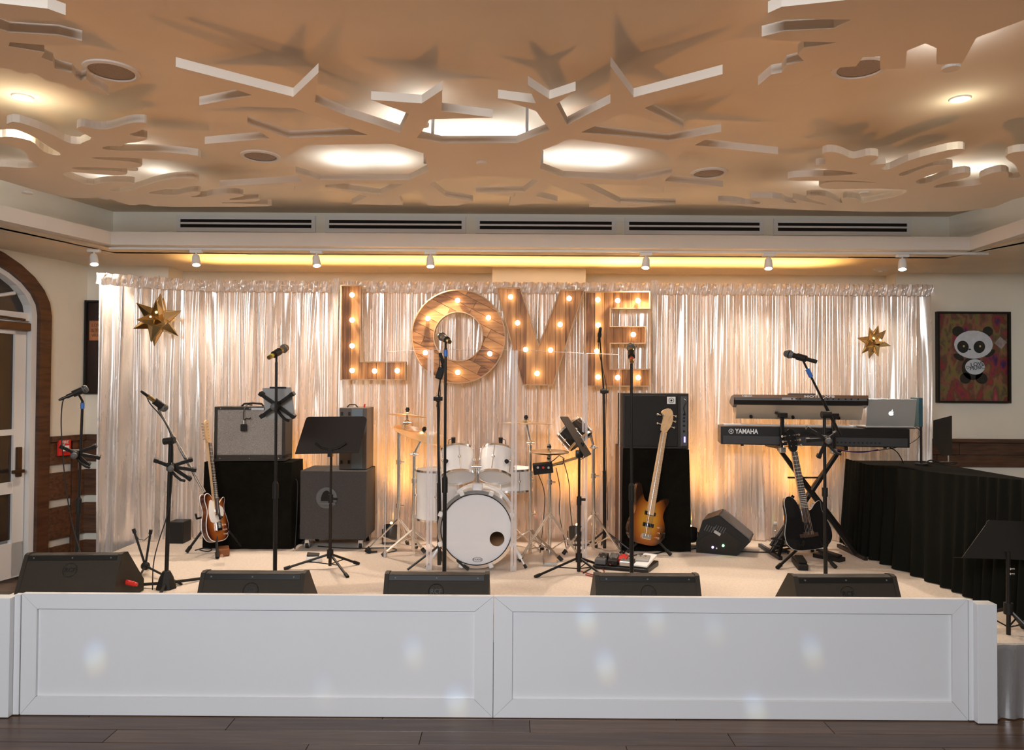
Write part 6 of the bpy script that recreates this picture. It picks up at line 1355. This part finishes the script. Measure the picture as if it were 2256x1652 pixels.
cable([P(2005, 938, 5.86), P(2018, 940, 5.84), P(2030, 950, 5.84), P(2025, 965, 5.84), P(2000, 980, 5.84), P(1985, 984, 5.84), P(1940, 992, 5.82), P(1880, 996, 5.80), P(1840, 990, 5.80)], .0032, 'cable', 'thin cable drooping below the right end of the long keyboard')
cable([P(1955, 983, 5.80), P(1975, 993, 5.82), P(1985, 1008, 5.95), Vector((P(1990, 1020, 6.1).x, 6.1, 1.096))], .004, 'cable', 'black cable looping from the long keyboard to the table')
M['purplecable'] = mat('cable_violet', (.09, .03, .16), .5)
cable([P(1838, 948, 5.72), P(1835, 975, 5.71), P(1842, 992, 5.72), P(1900, 998, 5.74), P(1935, 990, 5.78)], .0034, 'purplecable', 'violet cable hanging under the long keyboard')
cable([P(1730, 950, 5.74), P(1750, 960, 5.70), P(1775, 948, 5.70), P(1800, 958, 5.70), P(1828, 950, 5.72)], .0034, 'cable', 'black cable strung between the keyboard stand posts')
cable([Vector((p.x + .03, 6.0, 1.098)), P(2048, 1012, 6.1) * 1, Vector((P(2070, 1020, 6.2).x, 6.2, 1.098)), Vector((P(2105, 1030, 6.0).x, 6.0, 1.098))], .006, 'cable', 'black cable lying on the skirted table')
# ================================================================== small things on the carpet
def gz(x, y, h=.006): return G(x, y, ST + h)
c = gz(1372, 1250, 0); R = Tr(c) @ Rz(-18)
t = thing('pedalboard', 'cluttered pedalboard with red cables behind the second wedge from right', 'pedalboard', c)
b = Bm(); b.M = R; b.box((0, 0, .022), (.40, .22, .03), Euler((.10, 0, 0)), bev=.004); obj('board', b, M['blackmetal'], t)
r_ = random.Random(3)
for k, (x, y, w_, h_, mm) in enumerate(((-.15, .03, .07, .10, 'black'), (-.07, .04, .065, .10, 'grey'), (0, .03, .06, .11, 'red'), (.14, .04, .10, .12, 'tablet'), (-.15, -.06, .08, .06, 'grey'), (-.06, -.06, .07, .06, 'black'), (.03, -.06, .08, .06, 'steel'))):
    b = Bm(); b.M = R @ Rx(6); b.box((x, y, .057), (w_, h_, .036), bev=.005); pd = obj('effect_box', b, M[mm], t)
    for s in (-.018, .018): b = Bm(); b.M = R @ Rx(6); b.cyl((x + s, y + .02, .075), (x + s, y + .02, .086), .007, n=8); obj('knob', b, M['steel'], pd)
c = gz(1422, 1252, 0); R = Tr(c) @ Rz(-28)
t = thing('wah_pedal', 'white tilted treadle pedal beside the pedalboard', 'pedal', c)
b = Bm(); b.M = R; b.box((0, 0, .02), (.12, .26, .035), bev=.006); obj('base', b, M['blackmetal'], t)
b = Bm(); b.M = R; b.box((0, 0, .058), (.10, .25, .018), Euler((.14, 0, 0)), bev=.004); obj('treadle', b, M['white'], t)
cable([gz(1280, 1258), gz(1310, 1268), gz(1335, 1262), gz(1325, 1250), gz(1338, 1238), gz(1345, 1244, .06)], .0035, 'redcable', 'red cable coiled left of the pedalboard')
cable([gz(1290, 1266), gz(1316, 1272), gz(1340, 1266), gz(1356, 1262, .04)], .0035, 'redcable', 'second red cable lying in front of the pedalboard')
cable([gz(1285, 1262), gz(1305, 1250), gz(1330, 1228), gz(1345, 1232), gz(1350, 1240, .05)], .005, 'cable', 'black cable from the right music stand to the pedalboard')
cable([gz(1378, 1212), gz(1372, 1222), gz(1385, 1226), gz(1410, 1220), gz(1440, 1222), gz(1470, 1212), gz(1520, 1210), gz(1545, 1206)], .005, 'cable', 'black cable trailing from the bass stand to the black loudspeaker')
cable([gz(1560, 1210), gz(1620, 1214), gz(1690, 1217), gz(1715, 1214)], .005, 'cable', 'long black cable on the carpet between the black loudspeaker and black guitar')
cable([gz(700, 1203), gz(760, 1208), gz(830, 1207), gz(860, 1206), gz(880, 1212), gz(850, 1218)], .004, 'cable', 'black cable on the carpet in front of the grey speaker cabinet')
cable([gz(430, 1212), gz(450, 1206), gz(470, 1209), gz(458, 1216), gz(440, 1211)], .004, 'cable', 'thin coiled cable behind the sideways guitar stand')
cable([gz(648, 1065), P(652, 1055, 5.96), P(656, 1062, 5.97), P(655, 1100, 5.97), P(654, 1140, 5.97), Vector((P(650, 1180, 5.97).x, 5.97, ST + .006))][1:], .004, 'cable', 'thin cable hanging on the left side of the grey speaker cabinet')
for i, (a, c, e) in enumerate(((( 1240, 1010), (1255, 1120), (1270, 1195)), ((1225, 1030), (1230, 1130), (1250, 1205)), ((1185, 1042), (1200, 1120), (1190, 1200)))):
    cable([P(*a, 5.80), P((a[0] + c[0]) / 2 + 8, (a[1] + c[1]) / 2, 5.82), P(*c, 5.85), Vector((P(*e, 5.9).x, 5.9, ST + .006))], .0032, 'cable', ['thin cable hanging from the sample module to the right', 'thin cable hanging straight down beside the hi-hat pole', 'thin cable hanging down left of the hi-hat stand'][i])
c = gz(692, 1237, 0); t = thing('adaptor_box', 'small white and brown adaptor box on the carpet by the left music stand', 'adaptor', c)
obj('case', Bm().box(c + Vector((0, 0, .022)), (.11, .07, .04), Euler((0, 0, .2)), bev=.005), M['trimwhite'], t); obj('lid', Bm().box(c + Vector((-.01, .01, .050)), (.09, .07, .012), Euler((.1, .1, .2)), bev=.003), M['tolex'], t)
c = gz(811, 1219, 0); solo('small_clamp', Bm().box(c + Vector((0, 0, .018)), (.05, .03, .030), Euler((0, .5, .3)), bev=.004).cyl(c + Vector((.02, 0, .012)), c + Vector((.07, .01, .012)), .008), M['black'], 'small black clamp lying on the carpet left of the drum shield', 'clamp', tuple(c))
# bottle by the drape
c = gz(1708, 1193, 0); c.y = 6.22; c.x = P(1708, 1180, 6.22).x; h = .20
t = thing('water_bottle', 'clear plastic water bottle standing at the foot of the drape', 'bottle', c)
obj('body', Bm().lathe([(0, .001), (.030, .001), (.033, .01), (.033, .12), (.028, .15), (.014, .178), (.013, .188), (0, .188)], c, n=24), M['bottle'], t, 50); obj('cap', Bm().cyl(c + Vector((0, 0, .186)), c + Vector((0, 0, .202)), .015, n=16), M['white'], t)
# dark carpet-side box behind the drape edge at left
c = G(395, 1190, ST); solo('equipment_case', Bm().box((P(398, 1150, 6.28).x, 6.26, ST + .09), (.13, .16, .175), bev=.006), M['black'], 'small black case at the drape foot left of the sideways guitar', 'case', (P(398, 1150, 6.28).x, 6.26, ST))
# ================================================================== prismatic spots of light on the stage front
for px, py, s in ((208, 1445, 1.0), (910, 1435, .6), (1006, 1545, .9), (712, 1518, .35), (1292, 1362, .8), (1445, 1362, .5), (1575, 1385, .35), (1335, 1465, .8), (1790, 1432, .7), (1664, 1560, .9)):
    for col, dyy, k in (((.25, .40, 1), -13, 1.0), ((.25, 1, .55), 0, .5), ((1, .60, .15), 14, .8)):
        g = P(px + dyy * .25, py + dyy, 3.84); light('prism_beam', 'SPOT', (g.x * .5, .6, 2.6), 130 * s * k, col, g, .02, cone=2.0, blend=1.0)
for o in bpy.data.objects:
    if '_o' in o: del o['_o']
